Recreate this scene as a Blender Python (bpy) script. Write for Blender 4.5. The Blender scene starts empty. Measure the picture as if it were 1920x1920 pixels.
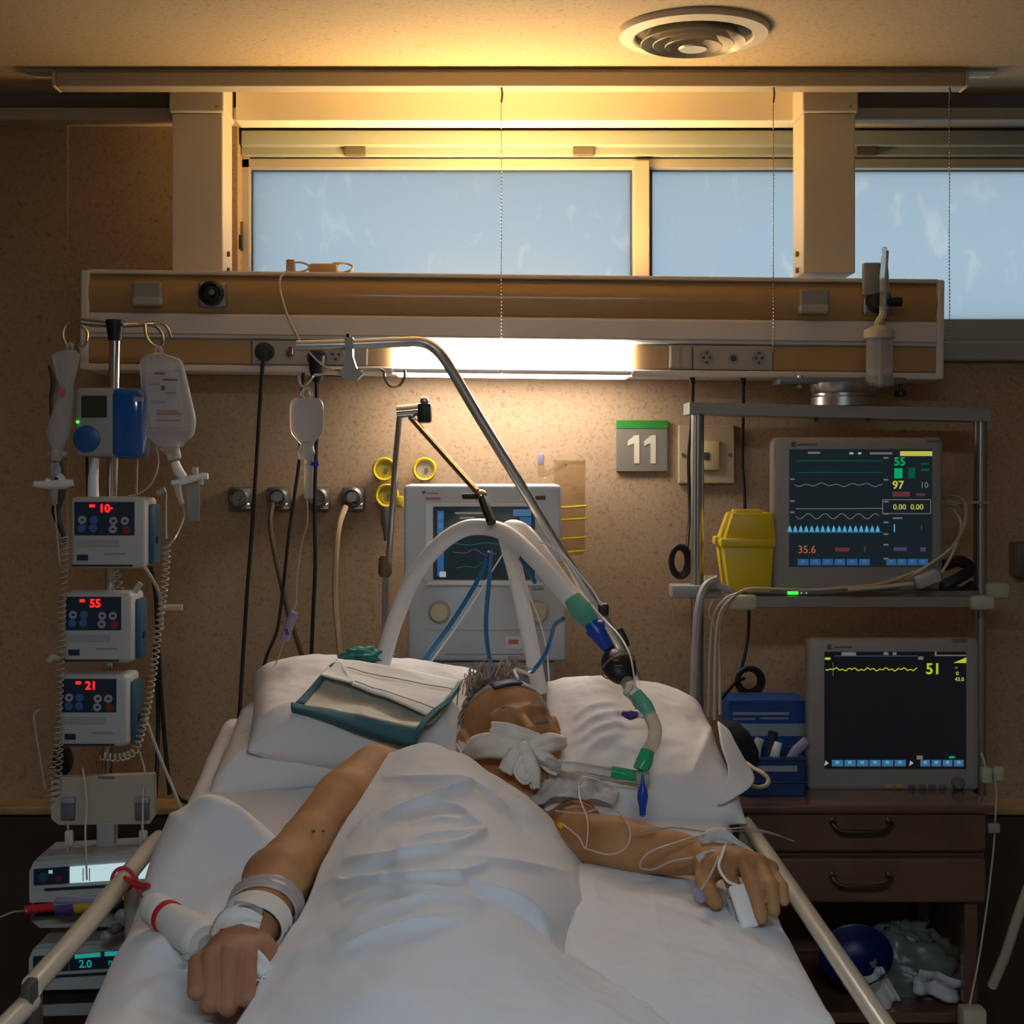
import bpy, bmesh, math, random
import numpy as np
from mathutils import Vector, Matrix, noise as mnoise
random.seed(7); np.random.seed(7)
S = bpy.context.scene
C = S.collection
V = Vector
# ------------------------------------------------------------------ camera
F = 2750.0; CX = 932.0; CY = 871.0; CZ = 1.55
cam_d = bpy.data.cameras.new('camera'); cam = bpy.data.objects.new('camera', cam_d); C.objects.link(cam)
cam.location = (0, 0, CZ); cam.rotation_euler = (math.pi/2, 0, 0)
cam_d.sensor_width = 36; cam_d.lens = 36*F/1920
cam_d.shift_x = (960-CX)/1920; cam_d.shift_y = -(960-CY)/1920
cam_d.clip_start = 0.02
S.camera = cam
# ------------------------------------------------------------------ world: overcast daylight outside the window
W = bpy.data.worlds.new('world'); S.world = W; W.use_nodes = True
bg = W.node_tree.nodes['Background']; bg.inputs[0].default_value = (0.60, 0.77, 0.88, 1); bg.inputs[1].default_value = 0.95
S.view_settings.view_transform = 'Standard'; S.view_settings.look = 'None'
S.view_settings.exposure = 0.0; S.view_settings.gamma = 1.0; S.view_settings.use_curve_mapping = False
# lamp strengths (each lamp is built further down)
L_READ = 34.0      # white reading light panel in the bed head unit
L_UP = 105.0        # warm up-light in the top of the bed head unit
L_ROOM = 27.0      # ceiling luminaire of the room, behind the foot of the bed
# ------------------------------------------------------------------ helpers
def P(px, py, Y): return V(((px-CX)*Y/F, Y, CZ-(py-CY)*Y/F))
def PP(l): return [P(*p) for p in l]
def proj(A):
    A = np.asarray(A); return CX + A[..., 0]*F/A[..., 1], CY - (A[..., 2]-CZ)*F/A[..., 1]
def cr(pts, m):
    """Catmull-Rom through pts (n,k) sampled at m points"""
    p = np.asarray(pts, float); n = len(p)
    if n == 2: t = np.linspace(0, 1, m)[:, None]; return p[0]*(1-t)+p[1]*t
    e = np.vstack([2*p[0]-p[1], p, 2*p[-1]-p[-2]])
    t = np.linspace(0, n-1, m); i = np.minimum(t.astype(int), n-2); f = (t-i)[:, None]
    a, b, c, d = e[i], e[i+1], e[i+2], e[i+3]
    return 0.5*((2*b)+(-a+c)*f+(2*a-5*b+4*c-d)*f*f+(-a+3*b-3*c+d)*f**3)
class MB:
    def __init__(s): s.bm = bmesh.new(); s.xf = None
    def box(s, c, size, r=0.0, seg=2, rot=None):
        M = Matrix.Translation(c)
        if rot is not None: M = M @ rot
        M = M @ Matrix.Diagonal((size[0], size[1], size[2], 1))
        g = bmesh.ops.create_cube(s.bm, size=1, matrix=M)
        if r > 0:
            es = list({e for v in g['verts'] for e in v.link_edges})
            r = min(r, 0.48*min(size))
            bmesh.ops.bevel(s.bm, geom=es, offset=r, segments=seg, profile=0.5, affect='EDGES')
        return s
    def pbox(s, x0, y0, x1, y1, Y, depth, r=0.0, seg=2):
        a = P(x0, y1, Y); b = P(x1, y0, Y)
        return s.box(((a.x+b.x)/2, Y+depth/2, (a.z+b.z)/2), (abs(b.x-a.x), depth, abs(b.z-a.z)), r, seg)
    def cyl(s, a, b, r, r2=None, n=16):
        a = V(a); b = V(b); d = b-a; L = d.length
        q = d.to_track_quat('Z', 'Y').to_matrix().to_4x4()
        bmesh.ops.create_cone(s.bm, cap_ends=True, cap_tris=False, segments=n, radius1=r, radius2=r if r2 is None else r2, depth=L, matrix=Matrix.Translation((a+b)/2) @ q)
        return s
    def pcyl(s, p, r_px, depth, n=20):      # disc facing the camera side (-Y)
        a = P(*p); return s.cyl(a, a+V((0, depth, 0)), r_px*p[2]/F, n=n)
    def sph(s, c, r, n=12, rot=None):
        if not hasattr(r, '__len__'): r = (r, r, r)
        M = Matrix.Translation(c)
        if rot is not None: M = M @ rot
        bmesh.ops.create_uvsphere(s.bm, u_segments=n+4, v_segments=n, radius=1, matrix=M @ Matrix.Diagonal((r[0], r[1], r[2], 1)))
        return s
    def tube(s, pts, r, n=8, res=None, smooth=True, closed=False, caps=True, flat=1.0):
        pts = np.array([tuple(p) for p in pts], float)
        if smooth and len(pts) > 2:
            if closed: pts = np.vstack([pts, pts[:1]])
            pts = cr(pts, res or (len(pts)-1)*7+1)
            if closed: pts = pts[:-1]
        m = len(pts)
        if hasattr(r, '__len__'):
            rr = np.interp(np.linspace(0, 1, m), np.linspace(0, 1, len(r)), r)
        else: rr = np.full(m, r)
        tan = np.gradient(pts, axis=0)
        if closed: tan = np.roll(pts, -1, 0)-np.roll(pts, 1, 0)
        tan /= np.linalg.norm(tan, axis=1)[:, None]+1e-12
        up = np.array((0, 0, 1.0)) if abs(tan[0][2]) < 0.9 else np.array((0, 1.0, 0))
        x = np.cross(up, tan[0]); x /= np.linalg.norm(x)
        rings = []
        for i in range(m):
            x = x - tan[i]*np.dot(x, tan[i]); x /= np.linalg.norm(x); y = np.cross(tan[i], x)
            rings.append([s.bm.verts.new(pts[i]+rr[i]*(math.cos(2*math.pi*k/n)*x*flat+math.sin(2*math.pi*k/n)*y)) for k in range(n)])
        for i in range(m if closed else m-1):
            A, B = rings[i], rings[(i+1) % m]
            for k in range(n): s.bm.faces.new((A[k], A[(k+1) % n], B[(k+1) % n], B[k]))
        if caps and not closed:
            s.bm.faces.new(rings[0][::-1]); s.bm.faces.new(rings[-1])
        return s
    def ptube(s, pts, r, **k): return s.tube(PP(pts), r, **k)
    def lathe(s, prof, o, axis=(0, 0, 1), n=28, close=True):
        q = V(axis).to_track_quat('Z', 'Y').to_matrix(); o = V(o); rings = []
        for (r, h) in prof:
            rings.append([s.bm.verts.new(o+q @ V((max(r, 1e-5)*math.cos(2*math.pi*k/n), max(r, 1e-5)*math.sin(2*math.pi*k/n), h))) for k in range(n)])
        for A, B in zip(rings, rings[1:]):
            for k in range(n): s.bm.faces.new((A[k], A[(k+1) % n], B[(k+1) % n], B[k]))
        if close:
            s.bm.faces.new(rings[0][::-1]); s.bm.faces.new(rings[-1])
        return s
    def prism(s, pts, vec):
        vec = V(vec); a = [s.bm.verts.new(p) for p in pts]; b = [s.bm.verts.new(V(p)+vec) for p in pts]
        n = len(a); s.bm.faces.new(a); s.bm.faces.new(b[::-1])
        for i in range(n): s.bm.faces.new((a[i], b[i], b[(i+1) % n], a[(i+1) % n]))
        return s
    def pprism(s, poly, Y, depth): return s.prism([P(x, y, Y) for x, y in poly], (0, depth, 0))
    def arr(s, A, wrap=False):
        A = np.asarray(A); nv, nu = A.shape[:2]
        vs = [[s.bm.verts.new(A[j, i]) for i in range(nu)] for j in range(nv)]
        for j in range(nv-1):
            for i in range(nu if wrap else nu-1):
                s.bm.faces.new((vs[j][i], vs[j][(i+1) % nu], vs[j+1][(i+1) % nu], vs[j+1][i]))
        return s
    def tri(s, vs, fs):
        v = [s.bm.verts.new(p) for p in vs]
        for f in fs: s.bm.faces.new([v[i] for i in f])
        return s
ORG = {}
def finish(o, name, mat, parent, smooth, loc):
    if mat is not None:
        o.data.materials.clear(); o.data.materials.append(M[mat] if isinstance(mat, str) else mat)
    C.objects.link(o)
    if parent is not None:
        o.parent = parent; ORG[o.name] = ORG[parent.name]
    else:
        o.location = loc; ORG[o.name] = V(loc)
    return o
def obj(name, mb, mat, parent=None, smooth=True, angle=40, loc=None, solid=None):
    """link a builder as ONE mesh object (verts are given in world space)"""
    bm = mb.bm
    if mb.xf is not None: bm.transform(mb.xf)
    bmesh.ops.recalc_face_normals(bm, faces=bm.faces)
    if parent is not None: o0 = ORG[parent.name]
    else:
        if loc is None:
            zs = [v.co for v in bm.verts]
            loc = V((sum(c.x for c in zs)/len(zs), sum(c.y for c in zs)/len(zs), min(c.z for c in zs)))
        o0 = V(loc)
    bm.transform(Matrix.Translation(-o0))
    if smooth:
        for f in bm.faces: f.smooth = True
        a = math.radians(angle)
        for e in bm.edges:
            if len(e.link_faces) == 2 and e.calc_face_angle(0) > a: e.smooth = False
    me = bpy.data.meshes.new(name); bm.to_mesh(me); bm.free()
    o = bpy.data.objects.new(name, me)
    finish(o, name, mat, parent, smooth, o0)
    if solid:
        md = o.modifiers.new('thickness', 'SOLIDIFY'); md.thickness = solid; md.offset = -1
    return o
def tag(o, label, cat, group=None, kind=None):
    o['label'] = label; o['category'] = cat
    if group: o['group'] = group
    if kind: o['kind'] = kind
    return o
def thing(name, label, cat, loc, group=None):
    o = bpy.data.objects.new(name, None); o.empty_display_size = 0.02; C.objects.link(o); o.location = loc; ORG[o.name] = V(loc)
    return tag(o, label, cat, group)
def struct(o): o['kind'] = 'structure'; return o
def text(name, s, px, py, hpx, Y, mat, parent, bold=0.0, ext=0.0006, xf=None, align='CENTER'):
    cu = bpy.data.curves.new('t', 'FONT'); cu.body = s; cu.size = hpx*Y/F/0.70; cu.extrude = ext; cu.offset = bold
    cu.align_x = align; cu.align_y = 'CENTER'; cu.resolution_u = 3
    t = bpy.data.objects.new('t', cu); C.objects.link(t); bpy.context.view_layer.update()
    me = bpy.data.meshes.new_from_object(t.evaluated_get(bpy.context.evaluated_depsgraph_get()))
    bpy.data.objects.remove(t)
    me.transform(Matrix.Translation(P(px, py, Y)) @ Matrix.Rotation(math.pi/2, 4, 'X'))
    if xf is not None: me.transform(xf)
    me.transform(Matrix.Translation(-ORG[parent.name]))
    me.name = name; o = bpy.data.objects.new(name, me)
    return finish(o, name, mat, parent, False, None)
# ------------------------------------------------------------------ materials
M = {}
def mat(name, col, rough=0.5, metal=0.0, spec=0.5, trans=0.0, emit=None, es=0.0, var=0.0, vscale=8.0, bump=0.0, bscale=200.0, coat=0.0, sss=0.0, alpha=1.0, ior=1.45, sheen=0.0):
    m = bpy.data.materials.new(name); m.use_nodes = True; nt = m.node_tree; b = nt.nodes['Principled BSDF']
    I = b.inputs; I['Base Color'].default_value = (*col, 1); I['Roughness'].default_value = rough; I['Metallic'].default_value = metal
    I['Specular IOR Level'].default_value = spec; I['Transmission Weight'].default_value = trans; I['IOR'].default_value = ior
    I['Coat Weight'].default_value = coat; I['Alpha'].default_value = alpha; I['Sheen Weight'].default_value = sheen
    if sss: I['Subsurface Weight'].default_value = sss; I['Subsurface Radius'].default_value = (0.012, 0.005, 0.003); I['Subsurface Scale'].default_value = 0.6
    if emit: I['Emission Color'].default_value = (*emit, 1); I['Emission Strength'].default_value = es
    if var or bump:
        tc = nt.nodes.new('ShaderNodeTexCoord')
    if var:
        n = nt.nodes.new('ShaderNodeTexNoise'); n.inputs['Scale'].default_value = vscale; n.inputs['Detail'].default_value = 5
        nt.links.new(tc.outputs['Object'], n.inputs['Vector'])
        r = nt.nodes.new('ShaderNodeValToRGB'); r.color_ramp.elements[0].position = 0.3; r.color_ramp.elements[1].position = 0.7
        r.color_ramp.elements[0].color = (*[c*(1-var) for c in col], 1); r.color_ramp.elements[1].color = (*[min(1, c*(1+var)) for c in col], 1)
        nt.links.new(n.outputs['Fac'], r.inputs['Fac']); nt.links.new(r.outputs['Color'], I['Base Color'])
    if bump:
        n2 = nt.nodes.new('ShaderNodeTexNoise'); n2.inputs['Scale'].default_value = bscale; n2.inputs['Detail'].default_value = 3
        nt.links.new(tc.outputs['Object'], n2.inputs['Vector'])
        bp = nt.nodes.new('ShaderNodeBump'); bp.inputs['Strength'].default_value = bump; bp.inputs['Distance'].default_value = 0.002
        nt.links.new(n2.outputs['Fac'], bp.inputs['Height']); nt.links.new(bp.outputs['Normal'], I['Normal'])
    M[name] = m; return m
def speckled(name, base, dark, light, scale=1.0, amt=0.5):
    m = mat(name, base, rough=0.75, spec=0.25); nt = m.node_tree; b = nt.nodes['Principled BSDF']; N = nt.nodes.new; Lk = nt.links.new
    tc = N('ShaderNodeTexCoord')
    n1 = N('ShaderNodeTexNoise'); n1.inputs['Scale'].default_value = 130*scale; n1.inputs['Detail'].default_value = 3; n1.inputs['Roughness'].default_value = 0.7
    n2 = N('ShaderNodeTexNoise'); n2.inputs['Scale'].default_value = 55*scale; n2.inputs['Detail'].default_value = 2
    n3 = N('ShaderNodeTexNoise'); n3.inputs['Scale'].default_value = 3; n3.inputs['Detail'].default_value = 2
    for n in (n1, n2, n3): Lk(tc.outputs['Object'], n.inputs['Vector'])
    r1 = N('ShaderNodeValToRGB'); e = r1.color_ramp.elements
    e[0].position = 0.36; e[0].color = (*dark, 1); e[1].position = 0.47; e[1].color = (*base, 1)
    x = e.new(0.60); x.color = (*base, 1); x = e.new(0.72); x.color = (*light, 1)
    Lk(n1.outputs['Fac'], r1.inputs['Fac'])
    r2 = N('ShaderNodeValToRGB'); r2.color_ramp.elements[0].position = 0.28; r2.color_ramp.elements[0].color = (*[c*1.15 for c in dark], 1)
    r2.color_ramp.elements[1].position = 0.37; r2.color_ramp.elements[1].color = (1, 1, 1, 1)
    Lk(n2.outputs['Fac'], r2.inputs['Fac'])
    mx = N('ShaderNodeMix'); mx.data_type = 'RGBA'; mx.blend_type = 'MULTIPLY'; mx.inputs['Factor'].default_value = amt
    Lk(r1.outputs['Color'], mx.inputs[6]); Lk(r2.outputs['Color'], mx.inputs[7])
    Lk(mx.outputs[2], b.inputs['Base Color'])
    bp = N('ShaderNodeBump'); bp.inputs['Strength'].default_value = 0.15; bp.inputs['Distance'].default_value = 0.001
    Lk(n1.outputs['Fac'], bp.inputs['Height']); Lk(bp.outputs['Normal'], b.inputs['Normal'])
    return m
speckled('wallpaper', (0.41, 0.275, 0.165), (0.32, 0.205, 0.115), (0.46, 0.32, 0.20), 1.0, 0.38)
speckled('ceiling_paint', (0.46, 0.36, 0.24), (0.38, 0.29, 0.185), (0.50, 0.40, 0.27), 0.9, 0.3)
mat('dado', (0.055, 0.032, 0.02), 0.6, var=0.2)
mat('floor_vinyl', (0.10, 0.075, 0.055), 0.4, var=0.15)
mat('cream_paint', (0.60, 0.50, 0.36), 0.55, var=0.04)
mat('white_paint', (0.66, 0.58, 0.46), 0.4, var=0.03)
mat('trim_paint', (0.55, 0.47, 0.36), 0.5)
mat('trim_board', (0.84, 0.77, 0.63), 0.5)
mat('bumper_wood', (0.42, 0.27, 0.10), 0.35, var=0.2, vscale=20)
mat('track_tan', (0.40, 0.35, 0.27), 0.5)
mat('drape_clear', (0.72, 0.70, 0.70), 0.3, trans=0.35, ior=1.1)
mat('frame_grey', (0.34, 0.36, 0.31), 0.5)
mat('frame_alu', (0.50, 0.45, 0.36), 0.35, metal=0.3)
mat('dark_seal', (0.03, 0.04, 0.045), 0.6)
mat('latch', (0.12, 0.10, 0.07), 0.5)
mat('unit_white', (0.66, 0.60, 0.55), 0.4)
mat('ochre', (0.42, 0.255, 0.10), 0.28, coat=0.3, var=0.08, vscale=4)
mat('socket_plate', (0.40, 0.36, 0.30), 0.45)
mat('socket_hole', (0.06, 0.05, 0.04), 0.6)
mat('grey_plastic', (0.27, 0.26, 0.25), 0.4)
mat('grey_dark', (0.14, 0.14, 0.145), 0.4)
mat('chrome', (0.62, 0.59, 0.55), 0.18, metal=1.0)
mat('satin_steel', (0.62, 0.60, 0.57), 0.36, metal=0.85)
mat('steel', (0.42, 0.41, 0.39), 0.3, metal=0.9)
mat('black', (0.012, 0.012, 0.014), 0.45)
mat('black_fabric', (0.012, 0.012, 0.015), 0.9)
mat('read_glow', (0.9, 0.9, 0.9), 0.5, emit=(1.0, 0.92, 0.84), es=L_READ)
mat('down_glow', (0.9, 0.9, 0.9), 0.5, emit=(1.0, 0.92, 0.84), es=L_READ*0.6)
mat('up_glow', (0.9, 0.7, 0.4), 0.5, emit=(1.0, 0.64, 0.24), es=L_UP)
mat('room_glow', (0.9, 0.9, 0.9), 0.5, emit=(0.70, 0.86, 1.0), es=L_ROOM)
mat('device_white', (0.46, 0.46, 0.45), 0.4, var=0.02)
mat('device_grey', (0.36, 0.35, 0.34), 0.42, var=0.03)
mat('vent_body', (0.50, 0.55, 0.60), 0.42, var=0.02)
mat('vent_light', (0.66, 0.69, 0.72), 0.4)
mat('monitor_shell', (0.30, 0.265, 0.24), 0.42, var=0.02)
mat('screen_dark', (0.008, 0.011, 0.014), 0.15, emit=(0.01, 0.020, 0.026), es=0.6)
mat('screen_black', (0.004, 0.004, 0.005), 0.2, emit=(0.004, 0.004, 0.006), es=1.0)
mat('pump_blue', (0.012, 0.09, 0.28), 0.35)
mat('pump_blue_dark', (0.03, 0.09, 0.14), 0.4)
mat('pump_blue_gloss', (0.008, 0.10, 0.36), 0.12, coat=0.6)
mat('panel_navy', (0.015, 0.03, 0.06), 0.35)
mat('button_grey', (0.35, 0.37, 0.40), 0.5)
mat('button_blue', (0.05, 0.12, 0.35), 0.5)
mat('button_red', (0.25, 0.02, 0.02), 0.5)
mat('lcd_green', (0.03, 0.045, 0.025), 0.3)
for nm, c, e in (('led_red', (1, 0.01, 0.01), 3.0), ('led_green', (0.05, 1, 0.05), 1.6), ('e_green', (0.0, 0.55, 0.18), 0.8), ('e_dgreen', (0.0, 0.20, 0.10), 0.45), ('e_yellow', (0.75, 0.75, 0.10), 0.8), ('e_lime', (0.62, 0.72, 0.02), 0.9), ('e_cyan', (0.10, 0.55, 0.80), 0.8), ('e_blue', (0.03, 0.12, 0.32), 0.8), ('e_sky', (0.08, 0.24, 0.45), 0.6), ('e_orange', (0.8, 0.2, 0.05), 0.6), ('e_grey', (0.24, 0.22, 0.20), 0.7), ('e_white', (0.55, 0.60, 0.65), 0.7), ('e_maroon', (0.22, 0.05, 0.06), 0.6), ('e_purple', (0.16, 0.09, 0.25), 0.5), ('e_lcd', (0.62, 0.85, 0.88), 0.95), ('e_teal', (0.02, 0.40, 0.36), 0.8)):
    mat(nm, tuple(x*0.3 for x in c), 0.4, emit=c, es=e*(0.75 if nm[0] == 'e' else 1))
mat('sheet', (0.72, 0.74, 0.78), 0.85, spec=0.2, bump=0.25, bscale=600, sheen=0.1)
mat('linen', (0.73, 0.71, 0.72), 0.85, spec=0.2, bump=0.2, bscale=500, sheen=0.1)
mat('pillow_linen', (0.74, 0.71, 0.71), 0.85, spec=0.2, bump=0.2, bscale=500)
mat('mattress_cover', (0.45, 0.47, 0.52), 0.7)
mat('rail_cream', (0.50, 0.45, 0.36), 0.25, coat=0.3)
mat('bed_dark', (0.05, 0.045, 0.04), 0.5)
mat('gauze', (0.82, 0.76, 0.68), 0.95, spec=0.1, bump=0.5, bscale=700, var=0.06, vscale=60)
mat('bandage', (0.74, 0.70, 0.66), 0.9, spec=0.1, bump=0.3, bscale=500)
mat('tape_red', (0.55, 0.02, 0.03), 0.6)
mat('hair', (0.36, 0.31, 0.27), 0.7, var=0.4, vscale=90)
mat('hose_white', (0.82, 0.80, 0.78), 0.4)
mat('clear', (0.80, 0.82, 0.82), 0.18, trans=0.75, ior=1.25)
mat('clear_warm', (0.80, 0.74, 0.62), 0.25, trans=0.55, ior=1.25)
mat('canister_clear', (0.70, 0.58, 0.42), 0.12, trans=0.88, ior=1.08)
mat('bag_clear', (0.82, 0.82, 0.84), 0.22, trans=0.7, ior=1.15)
mat('bag_label', (0.62, 0.60, 0.60), 0.5, alpha=0.45)
mat('print_dark', (0.12, 0.10, 0.10), 0.6)
mat('print_red', (0.50, 0.16, 0.16), 0.6)
mat('line_clear', (0.55, 0.50, 0.44), 0.3, trans=0.2)
mat('spiral', (0.46, 0.40, 0.32), 0.35)
mat('cord_cream', (0.46, 0.39, 0.30), 0.45)
mat('cord_grey', (0.32, 0.30, 0.29), 0.45)
mat('hose_blue', (0.01, 0.15, 0.36), 0.35)
mat('blue_part', (0.01, 0.07, 0.45), 0.3)
mat('green_clear', (0.18, 0.60, 0.46), 0.2, trans=0.35, ior=1.3)
mat('green_bright', (0.05, 0.50, 0.22), 0.2, trans=0.3, ior=1.3)
mat('purple', (0.09, 0.04, 0.22), 0.4)
mat('lilac_clear', (0.50, 0.44, 0.62), 0.25, trans=0.4, ior=1.3)
mat('yellow', (0.62, 0.44, 0.01), 0.4)
mat('yellow_dull', (0.45, 0.34, 0.02), 0.5)
mat('hose_brown', (0.12, 0.075, 0.045), 0.5)
mat('hose_beige', (0.42, 0.29, 0.15), 0.45)
mat('gas_metal', (0.26, 0.23, 0.19), 0.35, metal=0.7)
mat('sign_grey', (0.18, 0.155, 0.12), 0.6)
mat('sign_green', (0.02, 0.20, 0.02), 0.5)
mat('sign_white', (0.62, 0.54, 0.42), 0.6)
mat('plate_beige', (0.46, 0.35, 0.22), 0.5)
mat('key_cream', (0.62, 0.47, 0.25), 0.45)
mat('clamp_cream', (0.46, 0.44, 0.31), 0.5)
mat('cabinet_wood', (0.14, 0.068, 0.046), 0.22, coat=0.5, var=0.25, vscale=7)
mat('bronze', (0.16, 0.13, 0.10), 0.25, metal=0.9)
mat('box_blue', (0.012, 0.06, 0.24), 0.45)
mat('box_light', (0.30, 0.32, 0.36), 0.5)
mat('tray_blue', (0.012, 0.045, 0.14), 0.4)
mat('paper_white', (0.55, 0.53, 0.52), 0.7)
mat('teal_cloth', (0.045, 0.15, 0.18), 0.85, bump=0.2, bscale=300)
mat('pad_white', (0.82, 0.82, 0.79), 0.85, bump=0.2, bscale=300)
mat('pad_foil', (0.50, 0.47, 0.40), 0.55, var=0.15, vscale=25)
mat('teal_crumple', (0.04, 0.25, 0.23), 0.6)
mat('navy', (0.02, 0.03, 0.07), 0.5)
mat('bag_plastic', (0.16, 0.18, 0.16), 0.35, trans=0.2, var=0.3, vscale=14)
mat('bin_blue', (0.005, 0.012, 0.09), 0.4)
# frosted window pane: translucent, with pale smears of old film
def frosted():
    m = bpy.data.materials.new('frosted_glass'); m.use_nodes = True; nt = m.node_tree; N = nt.nodes.new; Lk = nt.links.new
    nt.nodes.remove(nt.nodes['Principled BSDF']); out = nt.nodes['Material Output']
    tc = N('ShaderNodeTexCoord'); mp = N('ShaderNodeMapping'); mp.inputs['Scale'].default_value = (9, 1, 5); mp.inputs['Rotation'].default_value = (0, 0.5, 0)
    Lk(tc.outputs['Object'], mp.inputs['Vector'])
    n = N('ShaderNodeTexNoise'); n.inputs['Scale'].default_value = 1.6; n.inputs['Detail'].default_value = 5; n.inputs['Distortion'].default_value = 1.2
    Lk(mp.outputs['Vector'], n.inputs['Vector'])
    r = N('ShaderNodeValToRGB'); r.color_ramp.elements[0].position = 0.60; r.color_ramp.elements[0].color = (0.86, 0.90, 0.93, 1)
    r.color_ramp.elements[1].position = 0.70; r.color_ramp.elements[1].color = (0.98, 0.97, 0.97, 1); Lk(n.outputs['Fac'], r.inputs['Fac'])
    t = N('ShaderNodeBsdfTranslucent'); Lk(r.outputs['Color'], t.inputs['Color'])
    g = N('ShaderNodeBsdfGlossy'); g.inputs['Roughness'].default_value = 0.4; g.inputs['Color'].default_value = (0.5, 0.5, 0.5, 1)
    mx = N('ShaderNodeMixShader'); mx.inputs[0].default_value = 0.05
    Lk(t.outputs[0], mx.inputs[1]); Lk(g.outputs[0], mx.inputs[2]); Lk(mx.outputs[0], out.inputs['Surface'])
    M['frosted_glass'] = m
frosted()
def skinmat():
    m = mat('skin', (0.40, 0.20, 0.10), 0.62, spec=0.25, sss=0.12); nt = m.node_tree; b = nt.nodes['Principled BSDF']; N = nt.nodes.new; Lk = nt.links.new
    tc = N('ShaderNodeTexCoord'); n = N('ShaderNodeTexNoise'); n.inputs['Scale'].default_value = 14; n.inputs['Detail'].default_value = 6; Lk(tc.outputs['Object'], n.inputs['Vector'])
    r = N('ShaderNodeValToRGB'); r.color_ramp.elements[0].position = 0.32; r.color_ramp.elements[0].color = (0.33, 0.150, 0.065, 1)
    r.color_ramp.elements[1].position = 0.68; r.color_ramp.elements[1].color = (0.49, 0.265, 0.120, 1)
    Lk(n.outputs['Fac'], r.inputs['Fac'])
    sx = N('ShaderNodeSeparateXYZ'); Lk(tc.outputs['Object'], sx.inputs[0])      # hands and wrists are ruddier than the upper arms
    mr = N('ShaderNodeMapRange'); mr.inputs['From Min'].default_value = -0.33; mr.inputs['From Max'].default_value = -0.12; mr.inputs['To Min'].default_value = 0.75; mr.inputs['To Max'].default_value = 0.0
    Lk(sx.outputs['Y'], mr.inputs['Value']); mx = N('ShaderNodeMix'); mx.data_type = 'RGBA'; mx.inputs[7].default_value = (0.33, 0.15, 0.095, 1)
    Lk(mr.outputs['Result'], mx.inputs['Factor']); Lk(r.outputs['Color'], mx.inputs[6]); Lk(mx.outputs[2], b.inputs['Base Color'])
    n2 = N('ShaderNodeTexNoise'); n2.inputs['Scale'].default_value = 260; n2.inputs['Detail'].default_value = 3; Lk(tc.outputs['Object'], n2.inputs['Vector'])
    bp = N('ShaderNodeBump'); bp.inputs['Strength'].default_value = 0.25; bp.inputs['Distance'].default_value = 0.0015
    Lk(n2.outputs['Fac'], bp.inputs['Height']); Lk(bp.outputs['Normal'], b.inputs['Normal'])
skinmat()
# ------------------------------------------------------------------ the room
WY = 3.30; CEIL = 2.373; XL, XR, YB = -2.3, 2.3, -2.2
def slab(name, x0, x1, y0, y1, z0, z1, m, parent=None, r=0):
    o = obj(name, MB().box(((x0+x1)/2, (y0+y1)/2, (z0+z1)/2), (x1-x0, y1-y0, z1-z0), r), m, parent, smooth=False)
    if parent is None: struct(o)
    return o
slab('floor', XL-.1, XR+.1, YB-.1, WY+.3, -0.1, 0, 'floor_vinyl')
slab('ceiling', XL-.1, XR+.1, YB-.1, WY+.3, CEIL, CEIL+0.1, 'ceiling_paint')
slab('wall_left', XL-.1, XL, YB, WY+.2, 0, CEIL, 'wallpaper')
slab('wall_right', XR, XR+.1, YB, WY+.2, 0, CEIL, 'wallpaper')
slab('wall_front', XL, XR, YB-.1, YB, 0, CEIL, 'wallpaper')
OX0, OX1, OZ0, OZ1 = -0.584, 1.80, 1.827, 2.312
mb = MB()
mb.box(((XL+OX0)/2, WY+.09, CEIL/2), (OX0-XL, .18, CEIL)).box(((OX1+XR)/2, WY+.09, CEIL/2), (XR-OX1, .18, CEIL))
mb.box(((OX0+OX1)/2, WY+.09, OZ0/2), (OX1-OX0, .18, OZ0)).box(((OX0+OX1)/2, WY+.09, (OZ1+CEIL)/2), (OX1-OX0, .18, CEIL-OZ1))
struct(obj('wall_back', mb, 'wallpaper', smooth=False))
slab('trim_1', XL, -0.965, 3.293, WY, 0, CEIL-.062, 'wallpaper')                  # shallow pier at the left
slab('trim_6', -0.575, 0.69, 3.23, WY, OZ1-.004, CEIL, 'trim_board')                    # plain board over the window, between the columns
slab('trim_2', XL, XR, 3.235, WY, CEIL-.062, CEIL-.036, 'trim_paint')              # cornice strip, lower lip
slab('trim_3', XL, XR, 3.262, WY, CEIL-.036, CEIL, 'grey_plastic')                # cornice strip, set back
z = CZ-(1516-CY)*3.24/F
slab('trim_4', XL, XR, 3.215, 3.30, z-.009, z+.009, 'bumper_wood', r=.004)         # bumper rail
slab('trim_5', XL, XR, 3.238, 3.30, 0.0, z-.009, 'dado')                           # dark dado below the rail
slab('baseboard_back', XL, XR, 3.222, 3.238, 0, .09, 'bed_dark')
slab('baseboard_left', XL, XL+.015, YB, 3.22, 0, .09, 'bed_dark'); slab('baseboard_right', XR-.015, XR, YB, 3.22, 0, .09, 'bed_dark')
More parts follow.
